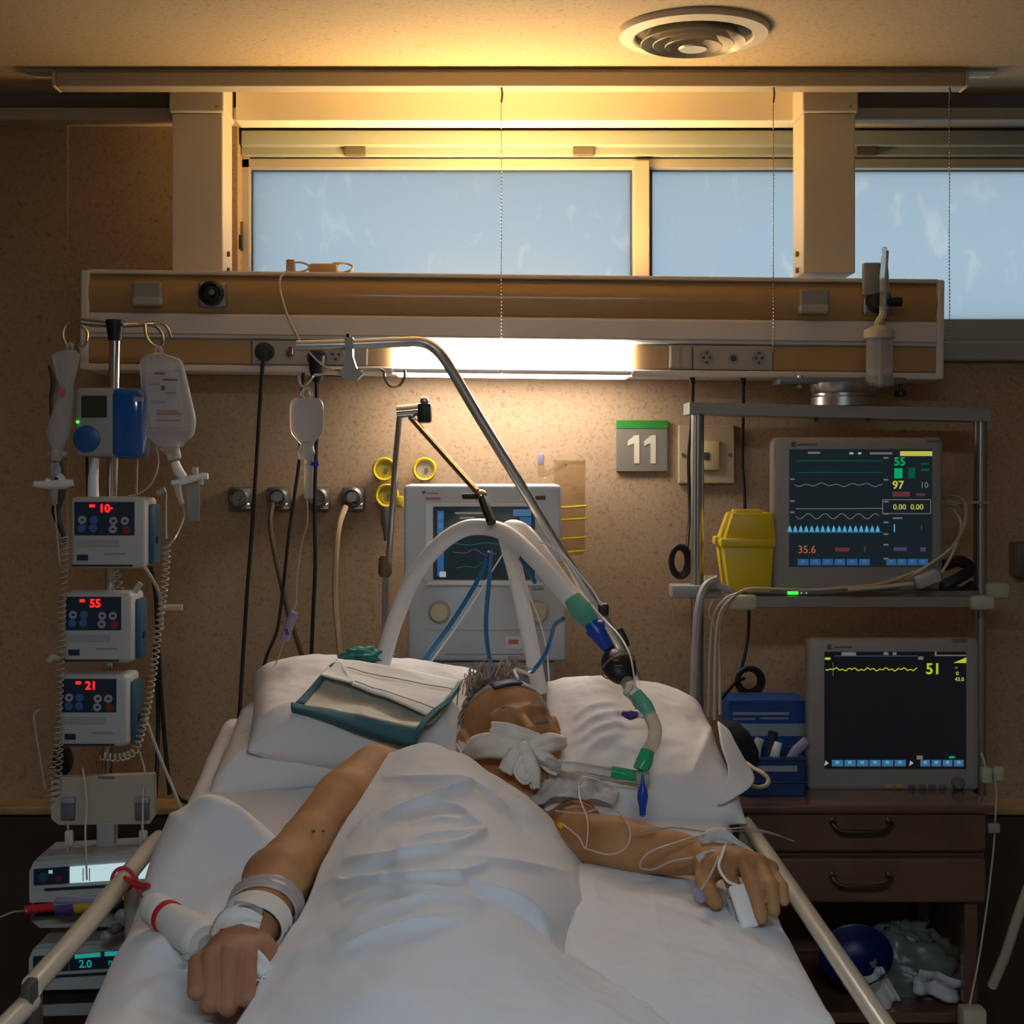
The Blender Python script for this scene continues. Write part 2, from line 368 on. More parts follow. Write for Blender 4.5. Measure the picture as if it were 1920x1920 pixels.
# ---- window
win = bpy.data.objects.new('window_1', None); C.objects.link(win); win.location = (0.6, WY, OZ0); ORG[win.name] = V(win.location); win['kind'] = 'structure'
def wslab(name, px0, py0, px1, py1, Y, d, m, r=0.002): return obj(name, MB().pbox(px0, py0, px1, py1, Y, d, r), m, win, smooth=False)
GY = 3.40
wslab('frame_head', 452, 244, 2330, 272, 3.315, .12, 'frame_grey')
wslab('blind_box', 452, 274, 2330, 291, 3.34, .09, 'frame_grey')
wslab('sash_top_rail', 452, 297, 2330, 315, 3.36, .06, 'frame_alu')
wslab('seal', 470, 315, 2330, 320, 3.385, .02, 'dark_seal', 0)
wslab('frame_stile', 446, 272, 468, 650, 3.36, .06, 'frame_alu')
wslab('seal', 468, 318, 473, 600, 3.385, .02, 'dark_seal', 0)
wslab('mullion', 1188, 300, 1218, 650, 3.345, .07, 'frame_alu')
wslab('seal', 1183, 318, 1188, 600, 3.385, .02, 'dark_seal', 0); wslab('seal', 1218, 318, 1223, 600, 3.385, .02, 'dark_seal', 0)
wslab('sash_bottom_rail', 452, 598, 2330, 640, 3.35, .07, 'frame_grey')
wslab('window_sill', 452, 640, 2330, 676, 3.27, .10, 'frame_grey', .004)
wslab('frame_jamb', 440, 250, 447, 640, 3.33, .09, 'frame_alu')
wslab('handle_plate', 443, 415, 456, 470, 3.335, .012, 'latch'); wslab('handle', 446, 440, 454, 466, 3.315, .02, 'black')
for x in (665, 1095, 1625):
    wslab('latch', x-20, 271, x+20, 291, 3.325, .02, 'latch', .003)
wslab('pane', 466, 312, 1190, 604, GY, .006, 'frosted_glass', 0); wslab('pane', 1216, 312, 2330, 604, GY, .006, 'frosted_glass', 0)
# ---- ceiling luminaire over the foot of the bed (a lamp of the room, lights the bed)
lu = thing('ceiling_luminaire', 'flat white ceiling lamp out of view beyond the foot of the bed', 'lamp', (0.0, -0.2, CEIL-.05))
obj('frame', MB().box((0, -.2, CEIL-.022), (1.30, .42, .04), .006), 'white_paint', lu, smooth=False)
obj('diffuser', MB().box((0, -.2, CEIL-.046), (1.22, .34, .010), .002), 'room_glow', lu, smooth=False)
# ---- round ceiling air vent
vc = P(1300, 57, CEIL-CZ); Yv = (CEIL-CZ)*F/(CY-57); vx = (1300-CX)*Yv/F
vt = thing('ceiling_vent', 'round air vent of nested metal cones in the ceiling', 'vent', (vx, Yv, CEIL-.03))
R = 0.143
obj('flange', MB().lathe([(R, .03), (R, .024), (R*.98, .018), (R*.80, .014), (R*.775, .017), (R*.775, .03)], (vx, Yv, CEIL-.03), n=48, close=False), 'white_paint', vt)
obj('throat', MB().lathe([(R*.79, .0295), (R*.77, .027), (.001, .0275)], (vx, Yv, CEIL-.03), n=40, close=False), 'latch', vt)
for k, q in enumerate((.70, .54, .38)):
    obj('cone_ring', MB().lathe([(R*q, .006-.003*k), (R*(q-.01), .004-.003*k), (R*(q-.10), .024), (R*(q-.11), .027), (R*(q-.09), .027)], (vx, Yv, CEIL-.03), n=40, close=False), 'frame_alu', vt)
obj('centre_cone', MB().lathe([(R*.20, -.004), (R*.18, -.007), (.002, -.004)], (vx, Yv, CEIL-.03), n=32), 'frame_alu', vt)
# ---- ceiling blind track with bead chains
TY = 3.04
tr = thing('blind_track', 'long beige blind track fixed under the ceiling before the window', 'blind track', (0.03, TY, CEIL-.06))
zb = CEIL-.022
mb = MB().box(((P(960, 0, TY)).x, TY+.035, CEIL-.003), (2.02, .05, .006), .001); obj('mounting_board', mb, 'cream_paint', tr, smooth=False)
a = P(104, 137, TY); b = P(1810, 162, TY)
obj('housing', MB().box(((a.x+b.x)/2, TY+.025, CEIL-.008-.0155), (b.x-a.x, .05, .031), .003), 'track_tan', tr, smooth=False)
obj('end_cap', MB().box((a.x-.004, TY+.025, CEIL-.0235), (.008, .052, .033), .003), 'cream_paint', tr); obj('end_cap', MB().box((b.x+.004, TY+.025, CEIL-.0235), (.008, .052, .033), .003), 'cream_paint', tr)
for px, y1, lab in ((940, 700, 'bead chain hanging before the lit lamp panel'), (1450, 660, 'bead chain hanging just left of the right support column'), (1780, 652, 'rightmost bead chain hanging before the window')):
    Yc = TY+.01; t = thing('bead_chain', lab, 'chain', P(px, y1, Yc), 'bead chains under the blind track')
    z1 = CEIL-.04; z0 = P(px, y1, Yc).z; x = P(px, 200, Yc).x
    mb = MB(); n = int((z1-.03-z0)/.0075)
    for i in range(n): bmesh.ops.create_icosphere(mb.bm, subdivisions=1, radius=.0019, matrix=Matrix.Translation((x+.0008*math.sin(i*.15), Yc, z0+i*.0075)))
    o = obj('beads', mb, 'steel', t)
    obj('cord', MB().tube([(x, Yc, z1), (x, Yc, z0)], .0006, n=4), 'latch', t)
    obj('hook', MB().tube([(x, Yc, z1+.002), (x+.002, Yc, z1-.012), (x, Yc, z1-.03)], .0022, n=6), 'latch', t)
# ---- two support columns between ceiling and head unit
for px0, px1, lab in ((322, 418, 'white support column left of the window, above the ochre rail unit'), (1506, 1604, 'white support column standing in front of the right window')):
    Yc = 3.14; xa = P(px0, 0, Yc).x; xb = P(px1, 0, Yc).x; zt = CEIL-.0; z0 = P(0, 512, 3.14).z
    t = thing('support_column', lab, 'column', ((xa+xb)/2, Yc+.05, z0), 'columns carrying the head unit')
    zc = CZ+(CY-212)*Yc/F
    obj('shaft', MB().box(((xa+xb)/2, Yc+.055, (z0+zc)/2), (xb-xa, .11, zc-z0), .003), 'white_paint', t, smooth=False)
    obj('cap', MB().box(((xa+xb)/2, Yc+.052, (zc+zt)/2), (xb-xa+.008, .122, zt-zc), .004), 'white_paint', t, smooth=False)
    obj('screw', MB().sph((xb-.012, Yc-.008, zc+.012), .003, 6), 'latch', t)
    xs = xb if px0 < 900 else xa
    for yy in (470, 501):
        zz = P(0, yy, Yc).z
        obj('bolt', MB().cyl((xs, Yc+.05, zz), (xs+(.006 if px0 < 900 else -.006), Yc+.05, zz), .006, n=10), 'latch', t)
# ---- the bed head unit (medical supply rail)
UY = 3.10
pv = P(960, 608, UY)
TILT = Matrix.Translation(pv) @ Matrix.Rotation(math.radians(0.66), 4, 'Y') @ Matrix.Translation(-pv)
hu = thing('bed_head_unit', 'long ochre and white medical supply unit with reading light on the wall', 'supply unit', (pv.x, 3.25, P(0, 706, UY).z))
def upart(name, x0, y0, x1, y1, Y, d, m, r=0.003, parent=None, smooth=False):
    mb = MB().pbox(x0, y0, x1, y1, Y, d, r); mb.xf = TILT; return obj(name, mb, m, parent or hu, smooth=smooth)
def ucust(name, mb, m, parent=None): mb.xf = TILT; return obj(name, mb, m, parent or hu)
upart('body', 160, 520, 1764, 700, UY+.012, .165, 'unit_white')
upart('end_cap', 150, 515, 166, 702, UY-.004, .18, 'unit_white', .004); upart('end_cap', 1757, 515, 1771, 702, UY-.004, .18, 'unit_white', .004)
upart('top_lip', 164, 514, 1760, 522, UY-.002, .03, 'white_paint', .003)
# curved ochre upper panel
A = []
for j in range(9):
    t = j/8; ang = math.pi*t; y = 523+t*70; bul = .014*math.sin(ang)
    A.append([P(166, y, UY)+V((0, .010-bul, 0)), P(1757, y, UY)+V((0, .010-bul, 0))])
A = np.array([[tuple(p) for p in r] for r in A])
ucust('upper_panel', MB().arr(A), 'ochre')
upart('middle_band', 164, 594, 1760, 641, UY-.002, .03, 'unit_white', .006)
upart('band_groove', 166, 632, 1757, 634, UY-.0035, .006, 'grey_plastic', 0)
upart('bottom_lip', 162, 690, 738, 703, UY-.004, .05, 'unit_white', .004); upart('bottom_lip', 1185, 690, 1762, 703, UY-.004, .05, 'unit_white', .004)
upart('lamp_lip', 738, 691, 1185, 701, UY-.003, .012, 'unit_white', .003)
for x0, x1 in ((168, 472), (690, 738), (1187, 1254), (1450, 1755)): upart('lower_panel', x0, 644, x1, 689, UY+.004, .02, 'ochre', .002)
upart('light_diffuser', 738, 641, 1185, 691, UY-.004, .02, 'read_glow', .002)
upart('down_diffuser', 742, 696, 1181, 704, UY+.012, .10, 'down_glow', .002)
# up-light lying in the open top of the unit
z = P(0, 514, UY).z; mb = MB().box((P(945, 0, UY).x, UY+.070, z-.003), (.50, .07, .006), .001)
ucust('up_light_panel', mb, 'up_glow')
# socket plates
def sock(x, y, par, kind):
    if kind == 'power':
        r = ucust('socket', MB().pcyl((x, y, UY-.004), 17, .006), 'socket_plate', par)
        ucust('socket_well', MB().pcyl((x, y, UY-.0045), 14, .003), 'grey_plastic', par)
        for dx, dy in ((-6, 0), (6, 0), (0, 9), (0, -9)): ucust('contact', MB().pcyl((x+dx, y+dy, UY-.0055), 2.6, .003, 8), 'socket_hole', par)
    else:
        ucust('socket', MB().pcyl((x, y, UY-.005), 10, .006), 'grey_plastic', par); ucust('contact', MB().pcyl((x, y, UY-.0065), 6, .004, 12), 'socket_hole', par)
pl = upart('socket_plate', 473, 643, 690, 689, UY, .02, 'socket_plate', .003)
sock(543, 668, pl, 'data'); sock(630, 668, pl, 'power')
pr = upart('socket_plate', 1300, 643, 1450, 689, UY, .02, 'socket_plate', .003)
sock(1326, 666, pr, 'power'); sock(1376, 667, pr, 'data'); sock(1424, 666, pr, 'power')
sw = upart('switch_plate', 1255, 643, 1299, 689, UY, .02, 'socket_plate', .003)
upart('switch_key', 1258, 646, 1276, 686, UY-.004, .006, 'socket_plate', .002, sw); upart('switch_key', 1279, 646, 1297, 686, UY-.004, .006, 'socket_plate', .002, sw)
for x0, y0 in ((247, 536), (1500, 536)):
    g = upart('gas_flap', x0, y0, x0+54, y0+40, UY-.022, .03, 'grey_plastic', .004)
    upart('flap_lip', x0, y0+28, x0+54, y0+44, UY-.028, .02, 'device_grey', .003, g)
for x in (397, 1645):
    g = upart('gas_valve', x-27, 534, x+27, 582, UY-.014, .02, 'steel', .006)
    ucust('valve_ring', MB().lathe([(.026, 0), (.026, -.012), (.020, -.016), (.016, -.006), (.010, -.006), (.008, -.016), (.002, -.016)], P(x, 557, UY-.014), (0, 1, 0), close=False), 'black', g)
    ucust('valve_bolt', MB().lathe([(.006, 0), (.006, -.02), (.001, -.02)], P(x+3, 556, UY-.016), (0, 1, 0), n=10), 'chrome', g)
# ---- oxygen flow meter with humidifier bottle on the unit
fm = thing('oxygen_flowmeter', 'oxygen flowmeter with clear humidifier bottle on the right end of the unit', 'flowmeter', P(1648, 726, 3.0))
FY = 3.02
obj('bracket', MB().pbox(1620, 492, 1652, 552, FY+.03, .02, .003), 'grey_plastic', fm)
obj('valve_knob', MB().cyl(P(1660, 566, FY), P(1690, 566, FY), .010, n=14), 'black', fm)
obj('connector', MB().cyl(P(1640, 565, FY+.07), P(1655, 562, FY), .017, n=16), 'black', fm)
obj('flow_tube', MB().lathe([(.010, 0), (.0095, .07), (.006, .11), (.0045, .112), (.0045, .118), (.006, .120), (.005, .130), (.001, .131)], P(1658, 582, FY), n=16), 'clear', fm)
obj('flow_tube_core', MB().tube(PP([(1658, 580, FY), (1664, 470, FY)]), .003, n=6), 'grey_plastic', fm)
obj('stem', MB().tube(PP([(1656, 575, FY), (1655, 592, FY), (1646, 606, FY), (1648, 616, FY)]), .008), 'clamp_cream', fm)
zc = P(0, 616, FY).z; xo = P(1649, 0, FY).x
obj('bottle_cap', MB().lathe([(.012, .006), (.030, -.002), (.032, -.006), (.032, -.020), (.029, -.022)], (xo, FY, zc)), 'clamp_cream', fm)
obj('bottle', MB().lathe([(.026, -.020), (.027, -.03), (.027, -.10), (.029, -.105), (.029, -.118), (.024, -.122), (.001, -.122)], (xo, FY, zc)), 'clear', fm)
obj('dip_tube', MB().tube([(xo, FY, zc-.01), (xo+.002, FY, zc-.115)], .004, n=8), 'cord_cream', fm)
# ---- coil of orange tubing with clip on top of the unit
oc = thing('tubing_coil', 'coil of orange nurse call cord lying on top of the unit', 'cord', P(598, 512, 3.14))
Yo = 3.13
obj('handset', MB().pbox(578, 493, 632, 512, Yo, .03, .006), 'hose_beige', oc)
for k, (x, w) in enumerate(((560, 20), (640, 22), (645, 17))):
    mb = MB(); c = P(x, 501+k, Yo+.01*k); mb.tube([c+V((w*.00113*math.cos(a), .006*math.sin(2*a), .0105*math.sin(a))) for a in np.linspace(0, 6.2, 13)[:-1]], .0022, n=6, closed=True); obj('loop', mb, 'hose_beige', oc)
obj('plug', MB().pbox(536, 486, 552, 512, Yo, .02, .003), 'hose_beige', oc)
obj('lead', MB().ptube([(540, 508, 3.08), (526, 520, 3.07), (525, 545, 3.065), (538, 590, 3.06), (552, 620, 3.06), (562, 640, 3.06)], .0028), 'cord_cream', oc)
# ------------------------------------------------------------------ wall fittings and cords
sg = thing('bed_number_sign', 'square grey sign with green top strip and number 11', 'sign', P(1204, 884, 3.29))
obj('plate', MB().pbox(1156, 788, 1252, 884, 3.288, .012, .001), 'sign_grey', sg, smooth=False)
obj('top_strip', MB().pbox(1156, 788, 1252, 803, 3.2865, .004, 0), 'sign_green', sg, smooth=False)
for x in (1185, 1216): obj('numeral', MB().pprism([(x+5, 816), (x+14, 816), (x+14, 869), (x+4, 869), (x+4, 831), (x-8, 836), (x-8, 827)], 3.2865, .004), 'sign_white', sg, smooth=False)
wp = thing('wall_plate', 'beige wall plate with cream switch behind the rack post', 'wall plate', P(1326, 908, 3.29))
obj('plate', MB().pbox(1272, 797, 1378, 907, 3.282, .018, .003), 'plate_beige', wp, smooth=False)
obj('key', MB().pbox(1310, 826, 1350, 882, 3.272, .014, .004), 'key_cream', wp); obj('key_slot', MB().pbox(1319, 848, 1330, 862, 3.2695, .004, .001), 'socket_hole', wp)
for x in (1281, 1369): obj('screw', MB().pcyl((x, 853, 3.279), 3.5, .004, 10), 'latch', wp)
# four gas outlets
for i, (x, lab) in enumerate(((450, 'leftmost of the four metal gas outlets on the wall'), (522, 'second metal gas outlet from the left, with brown hose'), (597, 'third metal gas outlet from the left, behind a black cord'), (662, 'rightmost metal gas outlet, with beige hose'))):
    t = thing('gas_outlet', lab, 'gas outlet', P(x, 957, 3.28), 'gas outlets in a row on the wall')
    obj('plate', MB().pbox(x-22, 913, x+22, 957, 3.275, .025, .006), 'gas_metal', t)
    obj('ring', MB().lathe([(.024, 0), (.024, -.014), (.018, -.018), (.015, -.008), (.006, -.008), (.004, -.022), (.001, -.022)], P(x-1, 933, 3.275), (0, 1, 0), close=False), 'gas_metal', t)
    obj('latch', MB().pbox(x-4, 941, x+20, 955, 3.262, .016, .003), 'chrome', t)
    if i in (1, 3): obj('probe', MB().cyl(P(x-2, 932, 3.275), P(x-2, 932, 3.225), .011, n=14), 'grey_dark', t)
def cordthing(name, label, cat, pts, r, m, group=None, n=8, loc=None, flat=1.0):
    o = obj(name, MB().tube(PP(pts), r, n=n, flat=flat), m); return tag(o, label, cat, group)
cordthing('gas_hose', 'brown gas hose dropping from the second wall outlet', 'hose', [(512, 942, 3.23), (507, 975, 3.20), (510, 1010, 3.19), (522, 1070, 3.19), (538, 1140, 3.19), (560, 1210, 3.19), (578, 1270, 3.2), (585, 1330, 3.2)], .0055, 'hose_brown')
cordthing('gas_hose', 'beige gas hose dropping from the rightmost wall outlet', 'hose', [(648, 950, 3.22), (636, 985, 3.19), (630, 1040, 3.18), (628, 1100, 3.18), (631, 1160, 3.17), (638, 1230, 3.15), (642, 1300, 3.15)], .0068, 'hose_beige')
def plugcord(label, x, y, pts, rp=17):
    t = thing('power_cord', label, 'cord', P(pts[-1][0], pts[-1][1], pts[-1][2]), 'black power cords')
    a = P(x, y, 3.10); obj('plug', MB().lathe([(.020, 0), (.019, -.022), (.014, -.034), (.001, -.035)], a, (0, 1, 0), n=20), 'black', t)
    obj('cable', MB().tube(PP(pts), .0042, n=8), 'black', t)
    return t
plugcord('black power cord with round plug, leftmost below the unit', 497, 660, [(496, 664, 3.07), (492, 690, 3.07), (486, 780, 3.12), (480, 880, 3.15), (472, 1000, 3.16), (464, 1100, 3.16), (457, 1210, 3.16), (450, 1320, 3.14), (445, 1400, 3.12)])
t = plugcord('black power cord hanging straight beside the central drip bag', 595, 672, [(597, 676, 3.07), (594, 720, 3.10), (594, 800, 3.14), (590, 940, 3.16), (591, 1060, 3.16), (587, 1150, 3.16), (583, 1260, 3.16), (582, 1330, 3.16)])
obj('plug_boot', MB().lathe([(.018, 0), (.017, .03), (.008, .055), (.002, .056)], P(595, 668, 3.075), (0, 0, -1), n=16), 'black', t)
tag(obj('power_cord', MB().ptube([(569, 700, 3.10), (566, 740, 3.12), (562, 850, 3.15), (552, 930, 3.15), (542, 1000, 3.15), (531, 1100, 3.15), (520, 1180, 3.14), (500, 1230, 3.13), (485, 1290, 3.12)], .0036), 'black'), 'thin black cord curving left behind the left pillow', 'cord', 'black power cords')
for x, pts, lab in ((1298, [(1298, 703, 3.11), (1299, 740, 3.12), (1296, 800, 3.2), (1291, 860, 3.22), (1293, 960, 3.22), (1288, 1030, 3.18), (1286, 1060, 3.16)], 'black cord hanging from the unit to the left rack post'), (1393, [(1393, 706, 3.12), (1394, 760, 3.14), (1392, 860, 3.2), (1396, 930, 3.2), (1400, 1050, 3.18), (1404, 1150, 3.17), (1400, 1210, 3.16), (1388, 1262, 3.15)], 'black cord hanging behind the yellow sharps bin into a coil')):
    t = thing('power_cord', lab, 'cord', P(*pts[-1]), 'black power cords')
    obj('cable', MB().ptube(pts, .0036), 'black', t); obj('strain_relief', MB().cyl(P(*pts[0]), P(pts[0][0], pts[0][1]+16, pts[0][2]), .006, n=10), 'black', t)
    if x == 1393:
        c = P(1406, 1277, 3.14); mb = MB()
        for k in range(5): mb.tube([c+V(((.021+.0022*k)*math.cos(a), -.004*k+.012, (.022+.002*k)*math.sin(a))) for a in np.linspace(0, 6.283, 17)[:-1]], .0034, n=6, closed=True)
        obj('coil', mb, 'black', t)
        obj('tail', MB().ptube([(1395, 1272, 3.13), (1380, 1280, 3.1), (1365, 1295, 3.08), (1352, 1310, 3.06)], .0036), 'black', t)
    else:
        c = P(1274, 1052, 3.14); mb = MB()
        for k in range(4): mb.tube([c+V(((.014+.003*k)*math.cos(a), -.006*k, (.026+.003*k)*math.sin(a))) for a in np.linspace(0, 6.283, 17)[:-1]], .003, n=6, closed=True)
        obj('coil', mb, 'black', t)
# suction regulators with yellow rings
for x, y, lab, solid in ((722, 880, 'upper left yellow suction dial above the ventilator', 1), (797, 880, 'yellow ringed suction dial with white face beside the steel arm', 0), (727, 929, 'lower yellow suction knob with a dark hose connector', 1)):
    t = thing('suction_dial', lab, 'dial', P(x, y+22, 3.25), 'yellow suction dials')
    obj('rim', MB().lathe([(.026, 0), (.027, -.02), (.024, -.024), (.020, -.022), (.019, -.012)], P(x, y, 3.27), (0, 1, 0), close=False), 'yellow', t)
    obj('face', MB().pcyl((x, y, 3.254), 16, .012), 'yellow_dull' if solid else 'plate_beige', t)
    obj('needle_boss', MB().pcyl((x+2, y+1, 3.25), 4, .006, 10), 'latch', t)
    obj('mount', MB().cyl(P(x, y, 3.262), P(x, y, 3.302), .012, n=12), 'gas_metal', t)
    if y > 900:
        obj('side_knob', MB().pbox(742, 930, 756, 952, 3.22, .03, .004), 'yellow_dull', t)
        obj('connector', MB().lathe([(.012, 0), (.013, .035), (.008, .055), (.006, .075), (.001, .075)], P(725, 950, 3.24), (0, 0, -1), n=12), 'grey_dark', t)
# yellow-marked drainage canister behind the ventilator
dc = thing('suction_canister', 'clear suction canister with yellow bands right of the ventilator', 'canister', P(1072, 1040, 3.2))
obj('body', MB().lathe([(.001, 0), (.030, .0), (.033, .01), (.035, .20), (.030, .205)], P(1068, 1040, 3.22), n=24), 'canister_clear', dc)
for y in (950, 973, 1008, 1033):
    obj('band', MB().tube([P(1068, y, 3.22)+V((.036*math.cos(a), .036*math.sin(a), .002*math.cos(a))) for a in np.linspace(0, 6.283, 21)[:-1]], .0028, n=6, closed=True), 'yellow', dc)
obj('lid', MB().lathe([(.034, 0), (.036, .008), (.026, .018), (.010, .022), (.001, .022)], P(1068, 870, 3.22), n=20), 'canister_clear', dc)
obj('spout', MB().ptube([(1060, 868, 3.21), (1040, 880, 3.2), (1018, 890, 3.19), (1014, 870, 3.19), (1015, 855, 3.19)], .008), 'canister_clear', dc)
obj('cap', MB().pbox(1008, 850, 1020, 872, 3.18, .012, .003), 'lilac_clear', dc)
tag(obj('wall_box', MB().pbox(1908, 1018, 1990, 1082, 3.24, .06, .004), 'hose_brown'), 'dark brown box on the wall at the right edge', 'wall box')
# ------------------------------------------------------------------ steel articulated arm (tube holder)
ar = thing('tube_holder_arm', 'jointed steel holder arm with black clamps above the ventilator', 'holder arm', P(725, 1210, 2.95))
AY = 2.92
obj('rod', MB().ptube([(750, 775, AY), (742, 860, AY), (735, 960, AY), (729, 1050, AY)], .0058), 'steel', ar)
obj('rod', MB().ptube([(743, 900, AY+.02), (733, 980, AY+.02), (727, 1060, AY+.02)], .0045), 'steel', ar)
obj('rod_clamp', MB().lathe([(.008, 0), (.013, -.006), (.014, -.034), (.010, -.042), (.001, -.042)], P(722, 1042, AY), n=14), 'hose_brown', ar)
obj('post', MB().ptube([(720, 1060, AY), (719, 1200, AY), (718, 1300, AY)], .0035), 'steel', ar); obj('post', MB().ptube([(727, 1060, AY), (726, 1200, AY), (725, 1300, AY)], .003), 'steel', ar)
obj('elbow_joint', MB().cyl(P(744, 773, AY), P(786, 769, AY), .013, n=16), 'chrome', ar)
obj('joint_knob', MB().pbox(782, 755, 809, 793, AY-.015, .03, .006), 'black', ar); obj('joint_knob_cap', MB().sph(P(796, 752, AY), .009, 10), 'chrome', ar)
obj('forearm', MB().ptube([(770, 782, AY), (835, 855, AY-.1), (895, 922, AY-.2)], .0062), 'chrome', ar)
obj('wrist_joint', MB().sph(P(902, 930, AY-.2), .012, 12), 'chrome', ar)
obj('wrist_lever', MB().pbox(866, 925, 893, 936, AY-.215, .014, .003), 'black', ar)
obj('clip', MB().ptube([(905, 935, AY-.21), (912, 955, AY-.23), (922, 980, AY-.25)], .009), 'black', ar)
# ------------------------------------------------------------------ chrome drip pole of the bed
HY = 2.78
dp = thing('drip_pole', 'bent chrome pole with drip hooks leaning over the bed', 'pole', P(1165, 1290, HY))
obj('tube', MB().ptube([(556, 648, HY-.06), (650, 646, HY-.06), (740, 642, HY-.05), (792, 642, HY-.04), (822, 660, HY-.04), (850, 700, HY-.03), (900, 785, HY-.02), (980, 915, HY-.01), (1050, 1030, HY), (1112, 1125, HY), (1165, 1215, HY), (1200, 1290, HY)], .0098, n=14), 'satin_steel', dp)
obj('end_pin', MB().cyl(P(545, 650, HY-.06), P(545, 664, HY-.06), .004, n=8), 'latch', dp)
obj('hook_bracket', MB().pprism([(646, 632), (661, 632), (661, 668), (668, 690), (681, 700), (670, 711), (645, 711), (632, 700), (644, 688), (647, 668)], HY-.085, .03), 'device_grey', dp, smooth=False)
obj('bracket_screw', MB().cyl(P(653, 632, HY-.07), P(653, 626, HY-.07), .004, n=8), 'black', dp)
for pts in ([(672, 693, HY-.07), (700, 692, HY-.07), (718, 695, HY-.07), (722, 710, HY-.07), (732, 724, HY-.07), (748, 723, HY-.07), (758, 708, HY-.07), (759, 694, HY-.07)], [(640, 694, HY-.07), (615, 690, HY-.08), (595, 676, HY-.09), (580, 660, HY-.1)], [(645, 705, HY-.08), (610, 703, HY-.1), (590, 704, HY-.12), (578, 716, HY-.12), (568, 725, HY-.12), (561, 716, HY-.12), (559, 704, HY-.12)]):
    obj('hook', MB().ptube(pts, .0026, n=8), 'chrome', dp)
obj('collar', MB().pbox(1122, 1132, 1142, 1156, HY-.02, .04, .004), 'black', dp)
obj('lever', MB().ptube([(1162, 1180, HY-.03), (1170, 1195, HY-.035), (1176, 1212, HY-.035)], .006), 'black', dp)
# ------------------------------------------------------------------ ventilator
VY = 3.02
ve = thing('ventilator', 'pale blue-grey breathing machine with screen and two dials', 'ventilator', (P(910, 0, VY).x, VY+.08, 0))
obj('housing', MB().pbox(757, 909, 1052, 1096, VY, .17, .008, 3).pbox(764, 1090, 1062, 1240, VY-.012, .18, .008, 3), 'vent_body', ve)
obj('screen_bezel', MB().pbox(797, 943, 1006, 1092, VY-.004, .01, .002), 'vent_light', ve, smooth=False)
sc = obj('screen', MB().pbox(812, 950, 1003, 1087, VY-.007, .006, .001), 'screen_dark', ve, smooth=False)
obj('screen_side_bar', MB().pbox(820, 958, 832, 1080, VY-.0085, .003, 0), 'e_blue', sc, smooth=False)
for y in (963, 980, 997): obj('screen_key', MB().pbox(821, y, 831, y+11, VY-.0095, .003, 0), 'e_sky', sc, smooth=False)
obj('screen_panel', MB().pbox(962, 955, 996, 968, VY-.0085, .003, 0), 'e_sky', sc, smooth=False); obj('screen_panel', MB().pbox(975, 970, 996, 985, VY-.0085, .003, 0), 'e_blue', sc, smooth=False)
for x0, x1, y in ((853, 905, 962), (862, 890, 971)): obj('screen_text', MB().pbox(x0, y-2, x1, y+2, VY-.0085, .002, 0), 'e_grey', sc, smooth=False)
for pts, m in (([(850, 1035), (872, 1037), (890, 1030), (912, 1042), (930, 1038)], 'e_purple'), ([(855, 1065), (875, 1062), (890, 1064), (905, 1055), (925, 1052)], 'e_dgreen'), ([(850, 1018), (880, 1022), (910, 1018), (935, 1020)], 'e_dgreen')):
    obj('screen_trace', MB().ptube([(x, y, VY-.0085) for x, y in pts], .0009, n=4), m, sc)
obj('screen_key', MB().pbox(824, 1072, 836, 1082, VY-.0095, .003, 0), 'e_white', sc, smooth=False)
obj('ledge', MB().pprism([(797, 1097), (805, 1089), (1008, 1089), (1018, 1097)], VY-.03, .03), 'vent_light', ve, smooth=False)
obj('lower_panel_line', MB().pbox(795, 1181, 1040, 1183, VY-.0135, .003, 0), 'device_grey', ve, smooth=False)
obj('panel_seam', MB().pbox(833, 1226, 985, 1228, VY-.0135, .003, 0), 'grey_plastic', ve, smooth=False)
for x, y in ((824, 1147), (1008, 1147)):
    obj('dial', MB().lathe([(.022, 0), (.022, -.010), (.020, -.018), (.017, -.021), (.001, -.021)], P(x, y, VY-.012), (0, 1, 0), n=28), 'clamp_cream', ve)
obj('badge', MB().pprism([(790, 921), (799, 921), (794.5, 928)], VY-.001, .003), 'print_dark', ve, smooth=False)
for x0, x1, y, hh in ((799, 823, 925, 2), (797, 826, 935, 5)): obj('badge_text', MB().pbox(x0, y-hh/2, x1, y+hh/2, VY-.001, .003, 0), 'print_red', ve, smooth=False)
obj('nameplate', MB().pbox(1004, 930, 1023, 937, VY-.002, .004, 0), 'cabinet_wood', ve, smooth=False)
lb = obj('warning_label', MB().pbox(948, 1194, 985, 1216, VY-.0135, .003, 0), 'vent_light', ve, smooth=False)
obj('label_print', MB().pbox(953, 1199, 972, 1208, VY-.0145, .003, 0), 'print_red', lb, smooth=False)
obj('slot', MB().pbox(997, 1103, 1020, 1107, VY-.0135, .003, 0), 'grey_plastic', ve, smooth=False)
obj('port_block', MB().pbox(782, 1240, 1040, 1330, VY+.01, .14, .004), 'device_grey', ve)
for i in range(9): obj('port', MB().pbox(792+i*18, 1246, 803+i*18, 1300, VY+.002, .01, .002), 'grey_plastic' if i % 2 else 'device_white', ve)
zz = P(0, 1330, VY).z
obj('column', MB().box((P(910, 0, VY).x, VY+.09, zz/2+.03), (.20, .14, zz-.06), .01), 'device_grey', ve); obj('base', MB().box((P(910, 0, VY).x, VY+.06, .04), (.42, .26, .08), .02), 'grey_plastic', ve)
